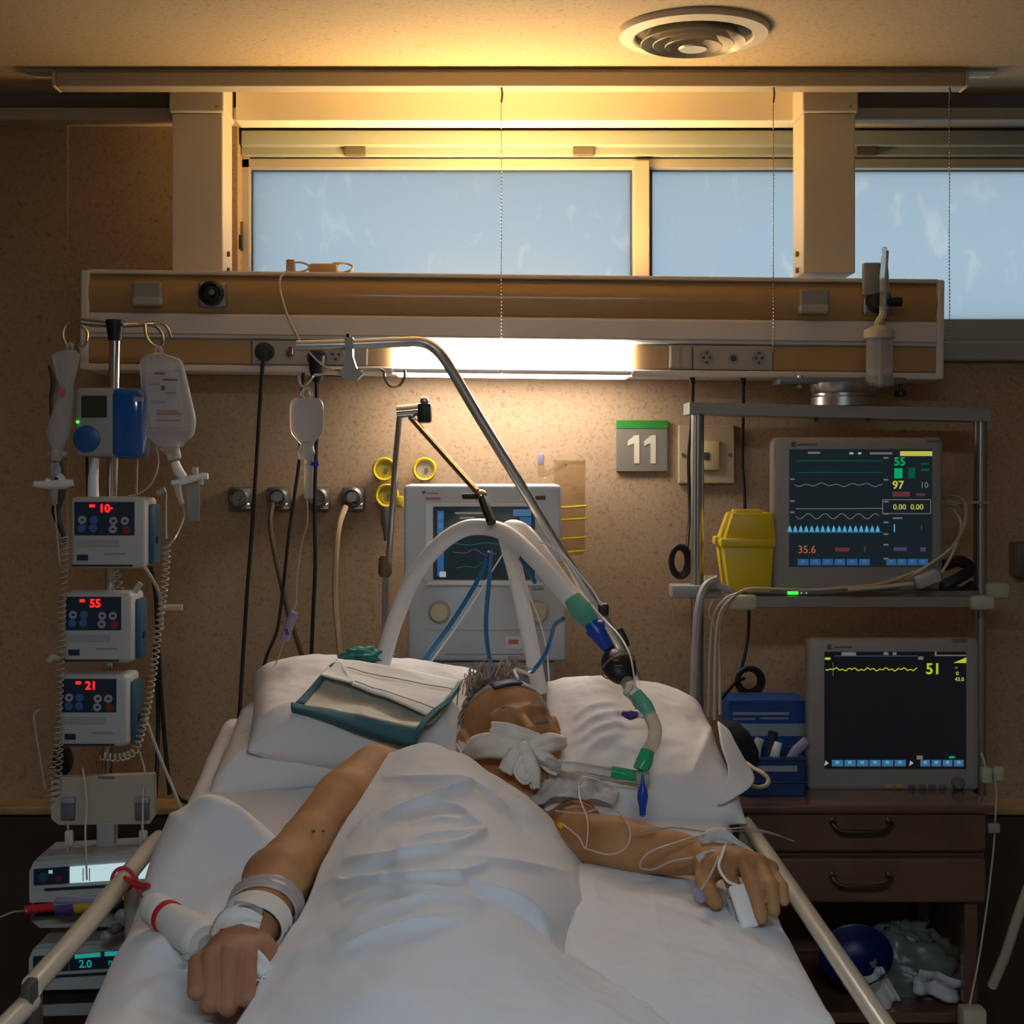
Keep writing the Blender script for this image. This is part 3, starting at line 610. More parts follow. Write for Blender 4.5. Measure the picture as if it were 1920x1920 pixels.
# ------------------------------------------------------------------ breathing circuit
HR = .0155
def corr(pts, r, name, m, parent, n=14):
    """gently ribbed breathing hose"""
    p = np.array([tuple(x) for x in PP(pts)]); L = np.linalg.norm(np.diff(p, axis=0), axis=1).sum(); m2 = int(L/.0018)
    q = cr(p, m2); rr = [r*(1+.02*math.sin(i*2.1)) for i in range(m2)]
    return obj(name, MB().tube(q, rr, n=n, smooth=False), m, parent)
bc = thing('breathing_circuit', 'pair of white ribbed breathing hoses arching over the pillow', 'breathing hose', P(1010, 1290, 2.78))
corr([(712, 1275, 2.72), (722, 1225, 2.74), (742, 1160, 2.76), (775, 1085, 2.78), (815, 1030, 2.77), (862, 995, 2.75), (905, 988, 2.73), (948, 1000, 2.70), (990, 1035, 2.67), (1040, 1090, 2.64), (1086, 1145, 2.62)], HR, 'inspiratory_hose', 'hose_white', bc)
corr([(1012, 1300, 2.84), (1000, 1235, 2.84), (985, 1160, 2.83), (968, 1080, 2.81), (955, 1030, 2.79), (950, 1003, 2.77), (960, 990, 2.75), (985, 1000, 2.72), (1020, 1045, 2.68), (1060, 1100, 2.65), (1095, 1140, 2.63)], HR, 'expiratory_hose', 'hose_white', bc)
yp = thing('wye_connector', 'translucent green connector joining the two white hoses', 'connector', P(1105, 1165, 2.60))
obj('body', MB().ptube([(1074, 1122, 2.615), (1090, 1145, 2.605), (1110, 1168, 2.60)], [.0165, .021, .015], n=14), 'green_clear', yp)
obj('stem', MB().ptube([(1096, 1150, 2.60), (1116, 1180, 2.595)], .013, n=12), 'green_clear', yp); obj('side_port', MB().cyl(P(1078, 1160, 2.60), P(1095, 1150, 2.60), .007, n=10), 'green_clear', yp)
bcn = thing('flow_adapter', 'bright blue adapter between green connector and black filter', 'adapter', P(1126, 1196, 2.59))
obj('barrel', MB().ptube([(1108, 1168, 2.59), (1122, 1188, 2.585), (1140, 1216, 2.58)], [.014, .0155, .011], n=14), 'blue_part', bcn)
obj('collar', MB().cyl(P(1114, 1176, 2.588), P(1120, 1185, 2.586), .018, n=16), 'blue_part', bcn); obj('tab', MB().pbox(1120, 1164, 1134, 1180, 2.575, .01, .002), 'blue_part', bcn)
fl = thing('breathing_filter', 'round black breathing filter above the right pillow', 'filter', P(1160, 1280, 2.56))
ax = (P(1176, 1284, 2.52)-P(1140, 1216, 2.58)).normalized(); c0 = P(1160, 1250, 2.555)
q = ax.to_track_quat('Z', 'Y').to_matrix().to_4x4()
obj('housing', MB().sph(c0, (.031, .024, .037), 16, q), 'black', fl)
obj('seam', MB().lathe([(.0315, -.002), (.033, 0), (.0315, .002)], c0, ax, n=24, close=False), 'grey_dark', fl)
obj('inlet', MB().cyl(c0-ax*.030, c0-ax*.048, .0105, n=14), 'black', fl); obj('outlet', MB().cyl(c0+ax*.030, c0+ax*.052, .0115, n=14), 'clear', fl)
for k, (dx, dy, w) in enumerate(((-7, -16, 9), (-3, -6, 13), (1, 4, 12), (6, 14, 8))):
    obj('print', MB().box(c0+V((dx*.00093, -.0285+abs(k-1.5)*.0015, -dy*.00093)), (w*.00093, .002, .0014)), 'grey_plastic', fl, smooth=False)
cm = thing('catheter_mount', 'clear flexible tube with green ends leading to the mouth', 'tube', P(1200, 1470, 2.40))
corr([(1178, 1292, 2.50), (1192, 1305, 2.49), (1203, 1322, 2.48)], .0125, 'upper_sleeve', 'clear', cm)
obj('green_sleeve', MB().ptube([(1192, 1300, 2.485), (1208, 1322, 2.475), (1218, 1340, 2.47)], [.011, .0135, .012], n=14), 'green_clear', cm)
corr([(1217, 1338, 2.468), (1228, 1365, 2.455), (1225, 1392, 2.44), (1212, 1412, 2.43)], .0115, 'flex_tube', 'clear_warm', cm)
obj('elbow', MB().ptube([(1214, 1408, 2.428), (1208, 1428, 2.42), (1200, 1444, 2.415)], [.0115, .014, .0125], n=14), 'green_bright', cm)
obj('swivel', MB().ptube([(1216, 1457, 2.412), (1195, 1457, 2.412), (1172, 1453, 2.412), (1146, 1447, 2.412)], [.0095, .0105, .011, .010], n=14), 'green_bright', cm)
obj('swivel_cap', MB().ptube([(1192, 1459, 2.409), (1218, 1460, 2.409)], .0112, n=14), 'clear_warm', cm)
corr([(1148, 1448, 2.412), (1110, 1442, 2.40), (1075, 1437, 2.395), (1040, 1432, 2.40), (1005, 1425, 2.41)], .0078, 'endotracheal_tube', 'clear', cm)
obj('purple_cap', MB().ptube([(1166, 1337, 2.46), (1182, 1341, 2.457), (1196, 1340, 2.455)], [.004, .0085, .005], n=10), 'purple', cm); obj('cap_stem', MB().ptube([(1194, 1340, 2.457), (1212, 1345, 2.465)], .004), 'clear', cm)
pc = thing('pilot_balloon', 'blue cuff inflation valve hanging on the right pillow', 'valve', P(1205, 1535, 2.35))
obj('body', MB().lathe([(.001, .052), (.002, .05), (.003, .036), (.0075, .026), (.009, .016), (.0075, .006), (.0055, -.004), (.005, -.014), (.001, -.016)], P(1205, 1512, 2.335), n=14), 'blue_part', pc)
obj('balloon', MB().lathe([(.001, -.014), (.004, -.018), (.003, -.026), (.001, -.028)], P(1205, 1512, 2.335), n=10), 'clear', pc)
obj('line', MB().ptube([(1205, 1486, 2.335), (1204, 1470, 2.38), (1150, 1462, 2.39), (1080, 1450, 2.39), (1030, 1440, 2.40)], .0011, n=5), 'line_clear', pc)
for pts, lab in (([(918, 1035, 2.72), (905, 1070, 2.74), (880, 1115, 2.76), (845, 1170, 2.78), (812, 1215, 2.80), (778, 1262, 2.82)], 'blue sensor tube slanting left in front of the ventilator'), ([(920, 1035, 2.71), (917, 1090, 2.75), (912, 1150, 2.77), (912, 1190, 2.78), (917, 1230, 2.78), (925, 1262, 2.76)], 'blue sensor tube hanging straight down before the ventilator'), ([(975, 1045, 2.72), (990, 1068, 2.72), (1003, 1092, 2.74)], 'short blue tube between the two white hoses'), ([(1056, 1160, 2.63), (1040, 1172, 2.66), (1033, 1195, 2.70), (1022, 1228, 2.72), (1002, 1255, 2.72), (985, 1268, 2.70)], 'blue tube curving from the green connector to the pillow')):
    cordthing('sensor_tube', lab, 'tube', pts, .0042, 'hose_blue', 'blue sensor tubes')
for pts, lab in (([(945, 1035, 2.73), (920, 1075, 2.76), (890, 1125, 2.78), (845, 1190, 2.8), (795, 1258, 2.82)], 'thin white line slanting left beside the blue tube'), ([(975, 1065, 2.72), (995, 1120, 2.78), (1012, 1165, 2.82), (1025, 1220, 2.82), (1030, 1285, 2.8)], 'thin white line hanging before the right dial'), ([(1008, 1015, 2.66), (1035, 1025, 2.68), (1062, 1045, 2.70), (1090, 1080, 2.72), (1110, 1105, 2.72), (1128, 1135, 2.7)], 'white line looping beside the chrome pole'), ([(1060, 1055, 2.70), (1090, 1110, 2.68), (1130, 1158, 2.64), (1160, 1190, 2.56), (1180, 1225, 2.5), (1188, 1262, 2.48), (1192, 1295, 2.47)], 'clear line passing in front of the black filter')):
    cordthing('pressure_line', lab, 'line', pts, .0016, 'hose_white', 'thin white pressure lines', n=6)
# ------------------------------------------------------------------ hanging equipment rack on the right
RY = 3.0
rk = thing('equipment_rack', 'grey hanging rack with two posts holding the upper monitor', 'rack', P(1575, 1330, RY))
obj('mount_disc', MB().lathe([(.066, .0), (.066, .018), (.062, .022), (.062, .026), (.066, .030), (.068, .048), (.001, .048)], P(1580, 762, 3.06), n=36), 'steel', rk)
obj('mount_plate', MB().pbox(1462, 708, 1700, 720, 3.03, .09, .003), 'grey_dark', rk)
obj('clamp_bolt', MB().lathe([(.004, .02), (.004, 0), (.012, -.004), (.014, -.014), (.001, -.016)], P(1689, 730, 3.04), n=12), 'black', rk); obj('clamp_bolt', MB().lathe([(.006, .02), (.006, 0), (.009, -.006), (.001, -.01)], P(1500, 722, 3.04), n=12), 'steel', rk)
tp = [P(1293, 754, RY), P(1860, 766, RY), P(1858, 790, RY), P(1293, 776, RY)]
obj('top_beam', MB().prism(tp, (0, .10, 0)), 'grey_plastic', rk, smooth=False)
for x in (1531, 1628): obj('beam_screw', MB().pcyl((x, 787, RY+.002), 4, .006, 8), 'black', rk)
for x in (1308, 1838):
    obj('post', MB().cyl(P(x, 778, RY+.02), P(x-2, 1490, RY+.02), .0135, n=18), 'steel', rk)
    obj('post_groove', MB().cyl(P(x-3, 780, RY+.0045), P(x-5, 1490, RY+.0045), .0022, n=6), 'grey_dark', rk)
obj('shelf_rail', MB().pbox(1395, 1118, 1835, 1140, RY-.06, .02, .002), 'steel', rk, smooth=False)
obj('shelf', MB().pbox(1400, 1108, 1835, 1120, RY-.05, .22, .003), 'grey_dark', rk, smooth=False)
for x0, y0, x1, y1 in ((1365, 1116, 1422, 1145), (1822, 1118, 1868, 1145), (1850, 1094, 1896, 1124)):
    obj('rail_clamp', MB().pbox(x0, y0, x1, y1, RY-.075 if x0 < 1845 else RY, .05, .008, 3), 'clamp_cream', rk)
obj('side_bracket', MB().pbox(1260, 1098, 1352, 1122, RY-.01, .06, .004), 'grey_plastic', rk); obj('bracket_arm', MB().tube(PP([(1310, 1110, RY), (1345, 1098, RY-.04), (1400, 1125, RY-.05)]), .008), 'grey_plastic', rk)
obj('bracket_knob', MB().pbox(1320, 1080, 1344, 1092, RY-.01, .03, .004), 'clamp_cream', rk)
cordthing('grey_hose', 'grey cable sleeve along the left rack post', 'hose', [(1345, 1085, 2.96), (1322, 1100, 2.95), (1310, 1140, 2.94), (1304, 1220, 2.94), (1300, 1330, 2.93)], .0085, 'cord_grey')
def monitor(label, x0, y0, x1, y1, Y, grp):
    t = thing('patient_monitor', label, 'monitor', P((x0+x1)/2, y1, Y+.06), grp)
    obj('shell', MB().pbox(x0, y0, x1, y1, Y, .04, .012, 3).pbox(x0+14, y0+12, x1-14, y1-3, Y+.03, .09, .01), 'monitor_shell', t)
    return t
G = 'twin patient monitors'
# upper monitor: body 1448..1772 x 820..1108
MY = 2.96
m1 = monitor('upper patient monitor with colourful waves, standing on the rack shelf', 1448, 820, 1770, 1110, MY, G)
s1 = obj('screen', MB().pbox(1480, 842, 1748, 1063, MY-.002, .006, .001), 'screen_dark', m1, smooth=False)
SY = MY-.0032
def rect(x0, y0, x1, y1, m, par, Y=None, nm='screen_block'): return obj(nm, MB().pbox(x0, y0, x1, y1, SY if Y is None else Y, .0025, 0), m, par, smooth=False)
def trace(pts, m, par, w=.0008): return obj('screen_trace', MB().tube([P(x, y, SY+.001) for x, y in pts], w, n=4, smooth=False), m, par, smooth=False)
rect(1688, 846, 1748, 855, 'e_yellow', s1); rect(1631, 848, 1673, 852, 'e_grey', s1); rect(1515, 847, 1538, 851, 'e_grey', s1); rect(1593, 848, 1600, 852, 'e_white', s1); rect(1609, 848, 1615, 852, 'e_white', s1)
for y, m in ((864, 'e_dgreen'), (886, 'e_dgreen')): trace([(1492, y), (1570, y), (1656, y)], m, s1)
text('screen_digits', '55', 1687, 866, 15, SY, 'e_green', s1, .0004)
rect(1677, 878, 1692, 897, 'e_green', s1); rect(1703, 877, 1716, 897, 'e_dgreen', s1); rect(1727, 868, 1742, 871, 'e_dgreen', s1); rect(1727, 879, 1742, 883, 'e_dgreen', s1)
text('screen_digits', '97', 1684, 910, 15, SY, 'e_yellow', s1, .0003); text('screen_digits', '10', 1733, 910, 11, SY, 'e_grey', s1)
rect(1674, 922, 1706, 931, 'e_maroon', s1); rect(1718, 925, 1735, 930, 'e_maroon', s1)
trace([(1490+i*5, 909+2.2*math.sin(i*1.1)+1.4*math.sin(i*.45)) for i in range(34)], 'e_grey', s1); trace([(1492, 954), (1570, 954), (1656, 953)], 'e_grey', s1)
trace([(1492+i*4, 968+5*math.sin(i*.8)) for i in range(40)], 'e_grey', s1)
for a, b in (((1655, 937), (1745, 937)), ((1655, 963), (1745, 963)), ((1655, 937), (1655, 963)), ((1745, 937), (1745, 963))): trace([a, b], 'e_grey', s1)
text('screen_digits', '0.00  0.00', 1703, 951, 10, SY, 'e_yellow', s1); rect(1674, 970, 1692, 973, 'e_grey', s1)
for k in range(17):
    x = 1481+k*10.3; obj('screen_peak', MB().pprism([(x-4, 997), (x-2.2, 990), (x, 985), (x+2.2, 990), (x+4, 997)], SY, .002), 'e_cyan', s1, smooth=False)
rect(1480, 997, 1655, 999, 'e_blue', s1)
text('screen_digits', '1', 1677, 991, 15, SY, 'e_cyan', s1); text('screen_digits', '1', 1728, 990, 9, SY, 'e_blue', s1)
text('screen_digits', '35.6', 1513, 1031, 14, SY, 'e_orange', s1); rect(1566, 1027, 1592, 1034, 'e_maroon', s1); text('screen_digits', '1', 1621, 1030, 12, SY, 'e_maroon', s1); rect(1676, 1026, 1700, 1033, 'e_purple', s1); rect(1726, 1026, 1736, 1034, 'e_purple', s1)
for k in range(6): r_ = rect(1496+k*23, 1048, 1516+k*23, 1060, 'e_blue', s1); rect(1502+k*23, 1050, 1510+k*23, 1055, 'e_sky', s1, SY-.001)
for k in range(4): rect(1662+k*20, 1048, 1680+k*20, 1060, 'e_blue', s1); rect(1667+k*20, 1050, 1674+k*20, 1055, 'e_sky', s1, SY-.001)
for y in (857, 898, 939, 962, 978, 1000, 1020, 1046): rect(1657, y, 1666, y+3, 'e_grey', s1)
for y in (897, 938, 959): rect(1482, y, 1490, y+3, 'e_grey', s1)
obj('badge', MB().pbox(1484, 828, 1493, 838, MY-.001, .003, .001), 'print_dark', m1); obj('badge_text', MB().pbox(1496, 832, 1532, 835, MY-.001, .003, 0), 'print_dark', m1)
obj('alarm_lamp', MB().pbox(1738, 824, 1764, 829, MY-.002, .01, .002), 'grey_dark', m1)
obj('status_light', MB().pbox(1477, 1109, 1497, 1115, MY-.012, .01, .001), 'led_green', m1); obj('foot', MB().pbox(1455, 1108, 1752, 1121, MY-.008, .10, .003), 'grey_dark', m1)
for x in (1503, 1512): obj('status_dot', MB().pcyl((x, 1112, MY-.012), 1.6, .006, 8), 'e_white', m1)
# lower monitor
NY = 2.92
m2 = monitor('lower patient monitor with a single green trace, standing on the cabinet', 1515, 1197, 1838, 1484, NY, G)
s2 = obj('screen', MB().pbox(1546, 1222, 1812, 1442, NY-.002, .006, .001), 'screen_black', m2, smooth=False); SY = NY-.0032
text('screen_digits', '51', 1750, 1255, 20, SY, 'e_lime', s2, .0005)
trace([(1548+i*3.5, 1255+(2.4*math.sin(i*1.9)+2*math.sin(i*.7+1)) * (0.4 if i in (0, 1, 2, 3) else .8)) for i in range(50)], 'e_lime', s2, .0010)
trace([(1562, 1242), (1562, 1268)], 'e_grey', s2, .0005)
for x0, y0, x1, y1, m in ((1578, 1223, 1605, 1229, 'e_grey'), (1657, 1223, 1666, 1228, 'e_grey'), (1674, 1223, 1681, 1228, 'e_grey'), (1547, 1233, 1557, 1237, 'e_lime'), (1722, 1231, 1731, 1237, 'e_grey'), (1753, 1228, 1812, 1230, 'e_grey'), (1753, 1222, 1756, 1230, 'e_grey'), (1790, 1251, 1796, 1253, 'e_grey'), (1719, 1417, 1730, 1424, 'e_grey'), (1780, 1418, 1790, 1422, 'e_green')): rect(x0, y0, x1, y1, m, s2)
trace([(1565, 1230), (1720, 1230)], 'e_sky', s2, .0005)
obj('screen_wedge', MB().pprism([(1788, 1243), (1812, 1233), (1812, 1243)], SY, .002), 'e_lime', s2, smooth=False)
text('screen_digits', '0', 1795, 1263, 7, SY, 'e_yellow', s2); text('screen_digits', '43.0', 1799, 1274, 7, SY, 'e_yellow', s2)
for k in range(6): rect(1560+k*23.5, 1425, 1581+k*23.5, 1437, 'e_sky', s2); rect(1567+k*23.5, 1427, 1573+k*23.5, 1432, 'e_cyan', s2, SY-.001)
for k in range(4): rect(1726+k*21, 1425, 1744+k*21, 1437, 'e_sky', s2); rect(1732+k*21, 1427, 1738+k*21, 1432, 'e_cyan', s2, SY-.001)
for x in (1549, 1708): obj('screen_arrow', MB().pprism([(x-3, 1436), (x+5, 1431), (x-1, 1426)], SY, .002), 'e_white', s2, smooth=False)
obj('badge', MB().pbox(1551, 1208, 1559, 1218, NY-.001, .003, .001), 'print_dark', m2); obj('badge_text', MB().pbox(1564, 1212, 1598, 1215, NY-.001, .003, 0), 'print_dark', m2)
obj('alarm_lamp', MB().pbox(1785, 1199, 1814, 1204, NY-.002, .01, .002), 'grey_dark', m2)
obj('knob', MB().lathe([(.0125, 0), (.0125, -.008), (.010, -.011), (.001, -.011)], P(1795, 1467, NY), (0, 1, 0), n=20), 'grey_dark', m2)
for i, x in enumerate((1666, 1687, 1710, 1729, 1748, 1768)): obj('key', MB().pbox(x-7, 1471, x+7, 1478, NY-.002, .006, .001), 'hose_beige' if i < 2 else 'print_dark', m2)
obj('status_light', MB().pbox(1541, 1487, 1562, 1494, NY-.004, .01, .001), 'led_green', m2); obj('foot', MB().pbox(1522, 1482, 1820, 1497, NY+.004, .10, .003), 'grey_dark', m2)
for x in (1571, 1578): obj('status_dot', MB().pcyl((x, 1491, NY-.002), 1.6, .006, 8), 'e_white', m2)
# ------------------------------------------------------------------ sharps bin
sb = thing('sharps_bin', 'yellow sharps bin beside the upper monitor', 'sharps bin', P(1404, 1110, 3.0))
def frustum(x0, x1, y0, X0, X1, y1, Y, d, d2):   # top row narrow.. taper box
    a = [P(x0, y0, Y), P(x1, y0, Y)]; b = [P(X0, y1, Y), P(X1, y1, Y)]
    v = [a[0], a[1], a[1]+V((0, d, 0)), a[0]+V((0, d, 0)), b[0], b[1], b[1]+V((0, d2, 0)), b[0]+V((0, d2, 0))]
    mb = MB(); mb.tri(v, [(0, 1, 2, 3), (7, 6, 5, 4), (0, 4, 5, 1), (1, 5, 6, 2), (2, 6, 7, 3), (3, 7, 4, 0)])
    bmesh.ops.bevel(mb.bm, geom=list(mb.bm.edges), offset=.004, segments=2, profile=.5, affect='EDGES'); return mb
obj('body', frustum(1356, 1452, 1022, 1367, 1446, 1112, 2.95, .11, .10), 'yellow', sb)
obj('rim', MB().pbox(1352, 1010, 1456, 1026, 2.942, .125, .004), 'yellow', sb)
obj('lid', frustum(1374, 1450, 962, 1358, 1456, 1012, 2.955, .09, .11), 'yellow', sb)
obj('flap', MB().pbox(1380, 956, 1432, 966, 2.97, .06, .003), 'yellow', sb)
# ------------------------------------------------------------------ cabinet with two drawers
KY = 2.80
kb = thing('bedside_cabinet', 'dark glossy wooden bedside cabinet with two drawers', 'cabinet', (P(1620, 0, KY).x, KY+.2, 0))
zt = CZ-(1497-CY)*2.84/F
xa = P(1388, 0, KY).x; xb = P(1852, 0, KY).x
def kbox(name, x0, y0, z0, x1, y1, z1, m='cabinet_wood', r=.003, par=None): return obj(name, MB().box(((x0+x1)/2, (y0+y1)/2, (z0+z1)/2), (x1-x0, y1-y0, z1-z0), r), m, par or kb, smooth=False)
kbox('top', xa-.01, KY-.02, zt-.016, xb+.008, 3.19, zt, r=.005)
zd = [P(0, y, KY).z for y in (1513, 1596, 1608, 1692)]
kbox('carcass', xa, KY+.02, zd[3], xb, 3.18, zt-.016)
for a, b, yh in ((zd[0], zd[1], 1538), (zd[2], zd[3], 1640)):
    d = kbox('drawer', xa+.006, KY-.004, b, xb-.004, KY+.03, a, r=.006)
    hp = [(1562, yh+2, KY), (1560, yh+5, KY-.012), (1575, yh+20, KY-.028), (1600, yh+22, KY-.032), (1640, yh+22, KY-.032), (1660, yh+20, KY-.028), (1672, yh+8, KY-.012), (1668, yh+2, KY)]
    obj('handle', MB().ptube(hp, .0042, n=8), 'bronze', d)
    for hx in (1557, 1662): obj('handle_plate', MB().pbox(hx, yh-4, hx+12, yh+8, KY-.008, .006, .002), 'bronze', d)
zs = P(0, 1905, KY).z
for x in (xa+.016, xb-.026):
    for y in (KY+.03, 3.15): kbox('leg', x-.013, y-.013, 0, x+.013, y+.013, zd[3])
kbox('shelf', xa+.006, KY+.015, zs-.02, xb-.01, 3.17, zs)
kbox('rear_panel', xa+.006, 3.165, zs, xb-.01, 3.178, zd[3], 'cabinet_wood')
# plastic bag with things on the cabinet shelf
def blob(name, m, par, c, r, seed, amp=.25, n=28, fr=2.2):
    mb = MB(); mb.sph(c, r, n)
    for v in mb.bm.verts:
        d = (v.co-V(c)); q = V((d.x/r[0], d.y/r[1], d.z/r[2]))
        s = 1+amp*mnoise.fractal(q*fr+V((seed, seed*2.3, 0)), 0.9, 2.0, 4)
        v.co = V(c)+d*s
        if v.co.z < c[2]-r[2]*.9: v.co.z = c[2]-r[2]*.9
    return obj(name, mb, m, par, angle=180)
pb = thing('plastic_bag', 'crumpled grey plastic bag on the cabinet shelf', 'bag', P(1690, 1890, 2.95))
blob('bag', 'bag_plastic', pb, P(1700, 1825, 2.98), (.115, .09, .085), 3.1, .35)
blob('bag_knot', 'bag_plastic', pb, P(1690, 1752, 2.98), (.055, .04, .03), 6.1, .5)
bu = thing('wash_bowl', 'dark blue bowl tilted on the cabinet shelf', 'bowl', P(1625, 1830, 2.9))
obj('bowl', MB().lathe([(.001, 0), (.03, .0), (.055, .02), (.068, .05), (.072, .052), (.060, .024), (.03, .006), (.001, .006)], P(1610, 1820, 2.92), (-.25, -.55, .8), n=32, close=False), 'bin_blue', bu)
for x, y, w, h, a, lab in ((1645, 1855, .060, .075, .5, 'white crumpled paper on the cabinet shelf under the bowl'), (1755, 1845, .090, .045, -.25, 'white folded cloth at the right on the cabinet shelf')):
    mb = MB(); c = P(x, y, 2.86); nu = 14
    A = np.zeros((nu, nu, 3))
    for j in range(nu):
        for i in range(nu):
            u, v_ = i/(nu-1)-.5, j/(nu-1)-.5; q = V((u*w*math.cos(a)-v_*h*math.sin(a), .012*math.sin(u*9+x)+.01*math.cos(v_*8), u*w*math.sin(a)+v_*h*math.cos(a)))
            A[j, i] = c+q+V((0, .01*mnoise.noise(V((u*4, v_*4, x))), 0))
    tag(obj('paper_scrap', mb.arr(A), 'paper_white', solid=.004, angle=180), lab, 'paper')
# ------------------------------------------------------------------ blue boxes on the cabinet
gb = thing('glove_box', 'blue cardboard box with pale band at the back of the cabinet', 'box', P(1438, 1478, 3.05))
obj('carton', MB().pbox(1366, 1318, 1512, 1492, 3.02, .10, .003), 'box_blue', gb, smooth=False)
obj('pale_band', MB().pbox(1366, 1357, 1512, 1380, 3.0185, .004, 0), 'box_light', gb, smooth=False)
obj('top_edge', MB().pbox(1366, 1313, 1512, 1320, 3.018, .104, .001), 'box_blue', gb, smooth=False)
for x0, x1, y, h in ((1374, 1480, 1338, 5), (1374, 1416, 1348, 3), (1426, 1478, 1347, 3)): obj('print', MB().pbox(x0, y-h/2, x1, y+h/2, 3.0185, .003, 0), 'box_light', gb, smooth=False)
ty = thing('supply_tray', 'navy blue open tray filled with clips and syringes', 'tray', P(1455, 1495, 2.9))
tm = MB(); tz = zt
def wall(x0, y0, z0, x1, y1, z1): tm.box(((x0+x1)/2, (y0+y1)/2, (z0+z1)/2), (abs(x1-x0), abs(y1-y0), abs(z1-z0)), .002)
ta = P(1388, 0, 2.86).x; tb = P(1510, 0, 2.86).x; th = P(0, 1420, 2.86).z
wall(ta, 2.86, tz, tb, 2.866, th); wall(ta, 2.98, tz, tb, 2.986, th); wall(ta, 2.86, tz, ta+.006, 2.986, th); wall(tb-.006, 2.86, tz, tb, 2.986, th); wall(ta, 2.86, tz, tb, 2.986, tz+.005)
obj('tray', tm, 'tray_blue', ty, smooth=False)
obj('rim', MB().box(((ta+tb)/2, 2.858, th-.003), (tb-ta+.008, .006, .008), .002), 'tray_blue', ty); obj('step', MB().box(((ta+tb)/2, 2.857, P(0, 1466, 2.86).z), (tb-ta+.004, .005, .004), .001), 'tray_blue', ty)
obj('label_strip', MB().pbox(1420, 1436, 1495, 1447, 2.855, .004, 0), 'box_light', ty, smooth=False)
for pts, r, m, lab in (([(1417, 1432, 2.90), (1420, 1400, 2.90), (1425, 1385, 2.90)], .009, 'paper_white', 'white paper wrapped syringe at the left in the tray'), ([(1450, 1430, 2.90), (1455, 1408, 2.89), (1460, 1392, 2.89)], [.011, .009, .008], 'hose_white', 'white knob-ended clip standing in the tray'), ([(1478, 1428, 2.90), (1492, 1408, 2.9), (1513, 1388, 2.9)], [.008, .010, .010], 'lilac_clear', 'clear syringe leaning right out of the tray'), ([(1440, 1425, 2.93), (1446, 1395, 2.93), (1450, 1372, 2.93)], .010, 'navy', 'dark bottle at the back of the tray')):
    tag(obj('tray_item', MB().ptube(pts, r, n=10), m), lab, 'supply')
tag(obj('cuff_bundle', MB().ptube([(1352, 1365, 2.84), (1368, 1372, 2.83), (1385, 1390, 2.82), (1402, 1415, 2.82), (1408, 1440, 2.82)], [.012, .024, .027, .022, .012], n=14), 'black_fabric'), 'black rolled blood pressure cuff beside the pillow', 'cuff')
cordthing('cuff_hose', 'white hose loop sticking out beside the pillow corner', 'hose', [(1398, 1430, 2.78), (1412, 1440, 2.74), (1430, 1450, 2.71), (1441, 1462, 2.7), (1436, 1473, 2.69), (1420, 1476, 2.68), (1404, 1470, 2.66)], .0042, 'cord_cream')
# cream cables on the right
cab = [([(1350, 1340, 2.88), (1350, 1260, 2.9), (1348, 1200, 2.92), (1352, 1160, 2.93), (1370, 1125, 2.91), (1400, 1105, 2.9), (1450, 1104, 2.9), (1520, 1106, 2.9), (1600, 1100, 2.9), (1680, 1090, 2.9), (1740, 1060, 2.88), (1790, 1020, 2.92), (1812, 970, 2.97), (1800, 945, 3.0), (1775, 940, 3.02)], .0030, 'cord_cream', 'cream monitor cable running along the foot of the upper monitor'),
 ([(1328, 1345, 2.9), (1330, 1280, 2.91), (1333, 1200, 2.92), (1340, 1150, 2.93), (1362, 1122, 2.92), (1385, 1112, 2.9)], .0032, 'cord_grey', 'outermost of the cream cables left of the coil'),
 ([(1340, 1350, 2.89), (1340, 1290, 2.9), (1342, 1210, 2.91), (1350, 1150, 2.92), (1375, 1118, 2.9)], .0028, 'cord_cream', 'middle cream cable hanging from the left rail clamp'),
 ([(1335, 1345, 2.90), (1350, 1250, 2.92), (1342, 1180, 2.92), (1330, 1150, 2.94), (1338, 1125, 2.95)], .0026, 'cord_grey', 'thin grey cable behind the cream cables'),
 ([(1765, 935, 3.02), (1790, 930, 2.99), (1810, 945, 2.96), (1808, 985, 2.94), (1790, 1020, 2.92), (1760, 1050, 2.9), (1720, 1070, 2.89), (1650, 1095, 2.885), (1570, 1103, 2.885)], .0034, 'hose_beige', 'brownish cable bundle crossing the upper monitor corner'),
 ([(1770, 950, 3.01), (1795, 945, 2.98), (1828, 942, 2.97), (1858, 944, 2.98)], .0025, 'cord_grey', 'short cable stub crossing the right rack post'),
 ([(1765, 960, 3.01), (1785, 955, 2.99), (1800, 975, 2.96), (1800, 1000, 2.94), (1785, 1040, 2.9), (1765, 1075, 2.88)], .0028, 'cord_cream', 'cream cable drooping beside the upper monitor'),
 ([(1862, 1440, 2.9), (1868, 1480, 2.9), (1866, 1540, 2.88), (1862, 1600, 2.86), (1850, 1700, 2.82), (1835, 1800, 2.78), (1815, 1900, 2.74), (1800, 1990, 2.7)], .0020, 'cord_cream', 'thin cream cord hanging at the right of the cabinet'),
 ([(1985, 1560, 2.7), (1935, 1650, 2.72), (1908, 1720, 2.74), (1885, 1790, 2.76), (1860, 1850, 2.78)], .0095, 'cord_cream', 'thick beige hose at the lower right edge')]
for pts, r, m, lab in cab: cordthing('monitor_cable', lab, 'cable', pts, r, m, 'cables by the monitors')
cn = thing('cable_block', 'grey cable connector block below the upper monitor corner', 'connector', P(1740, 1100, 2.9))
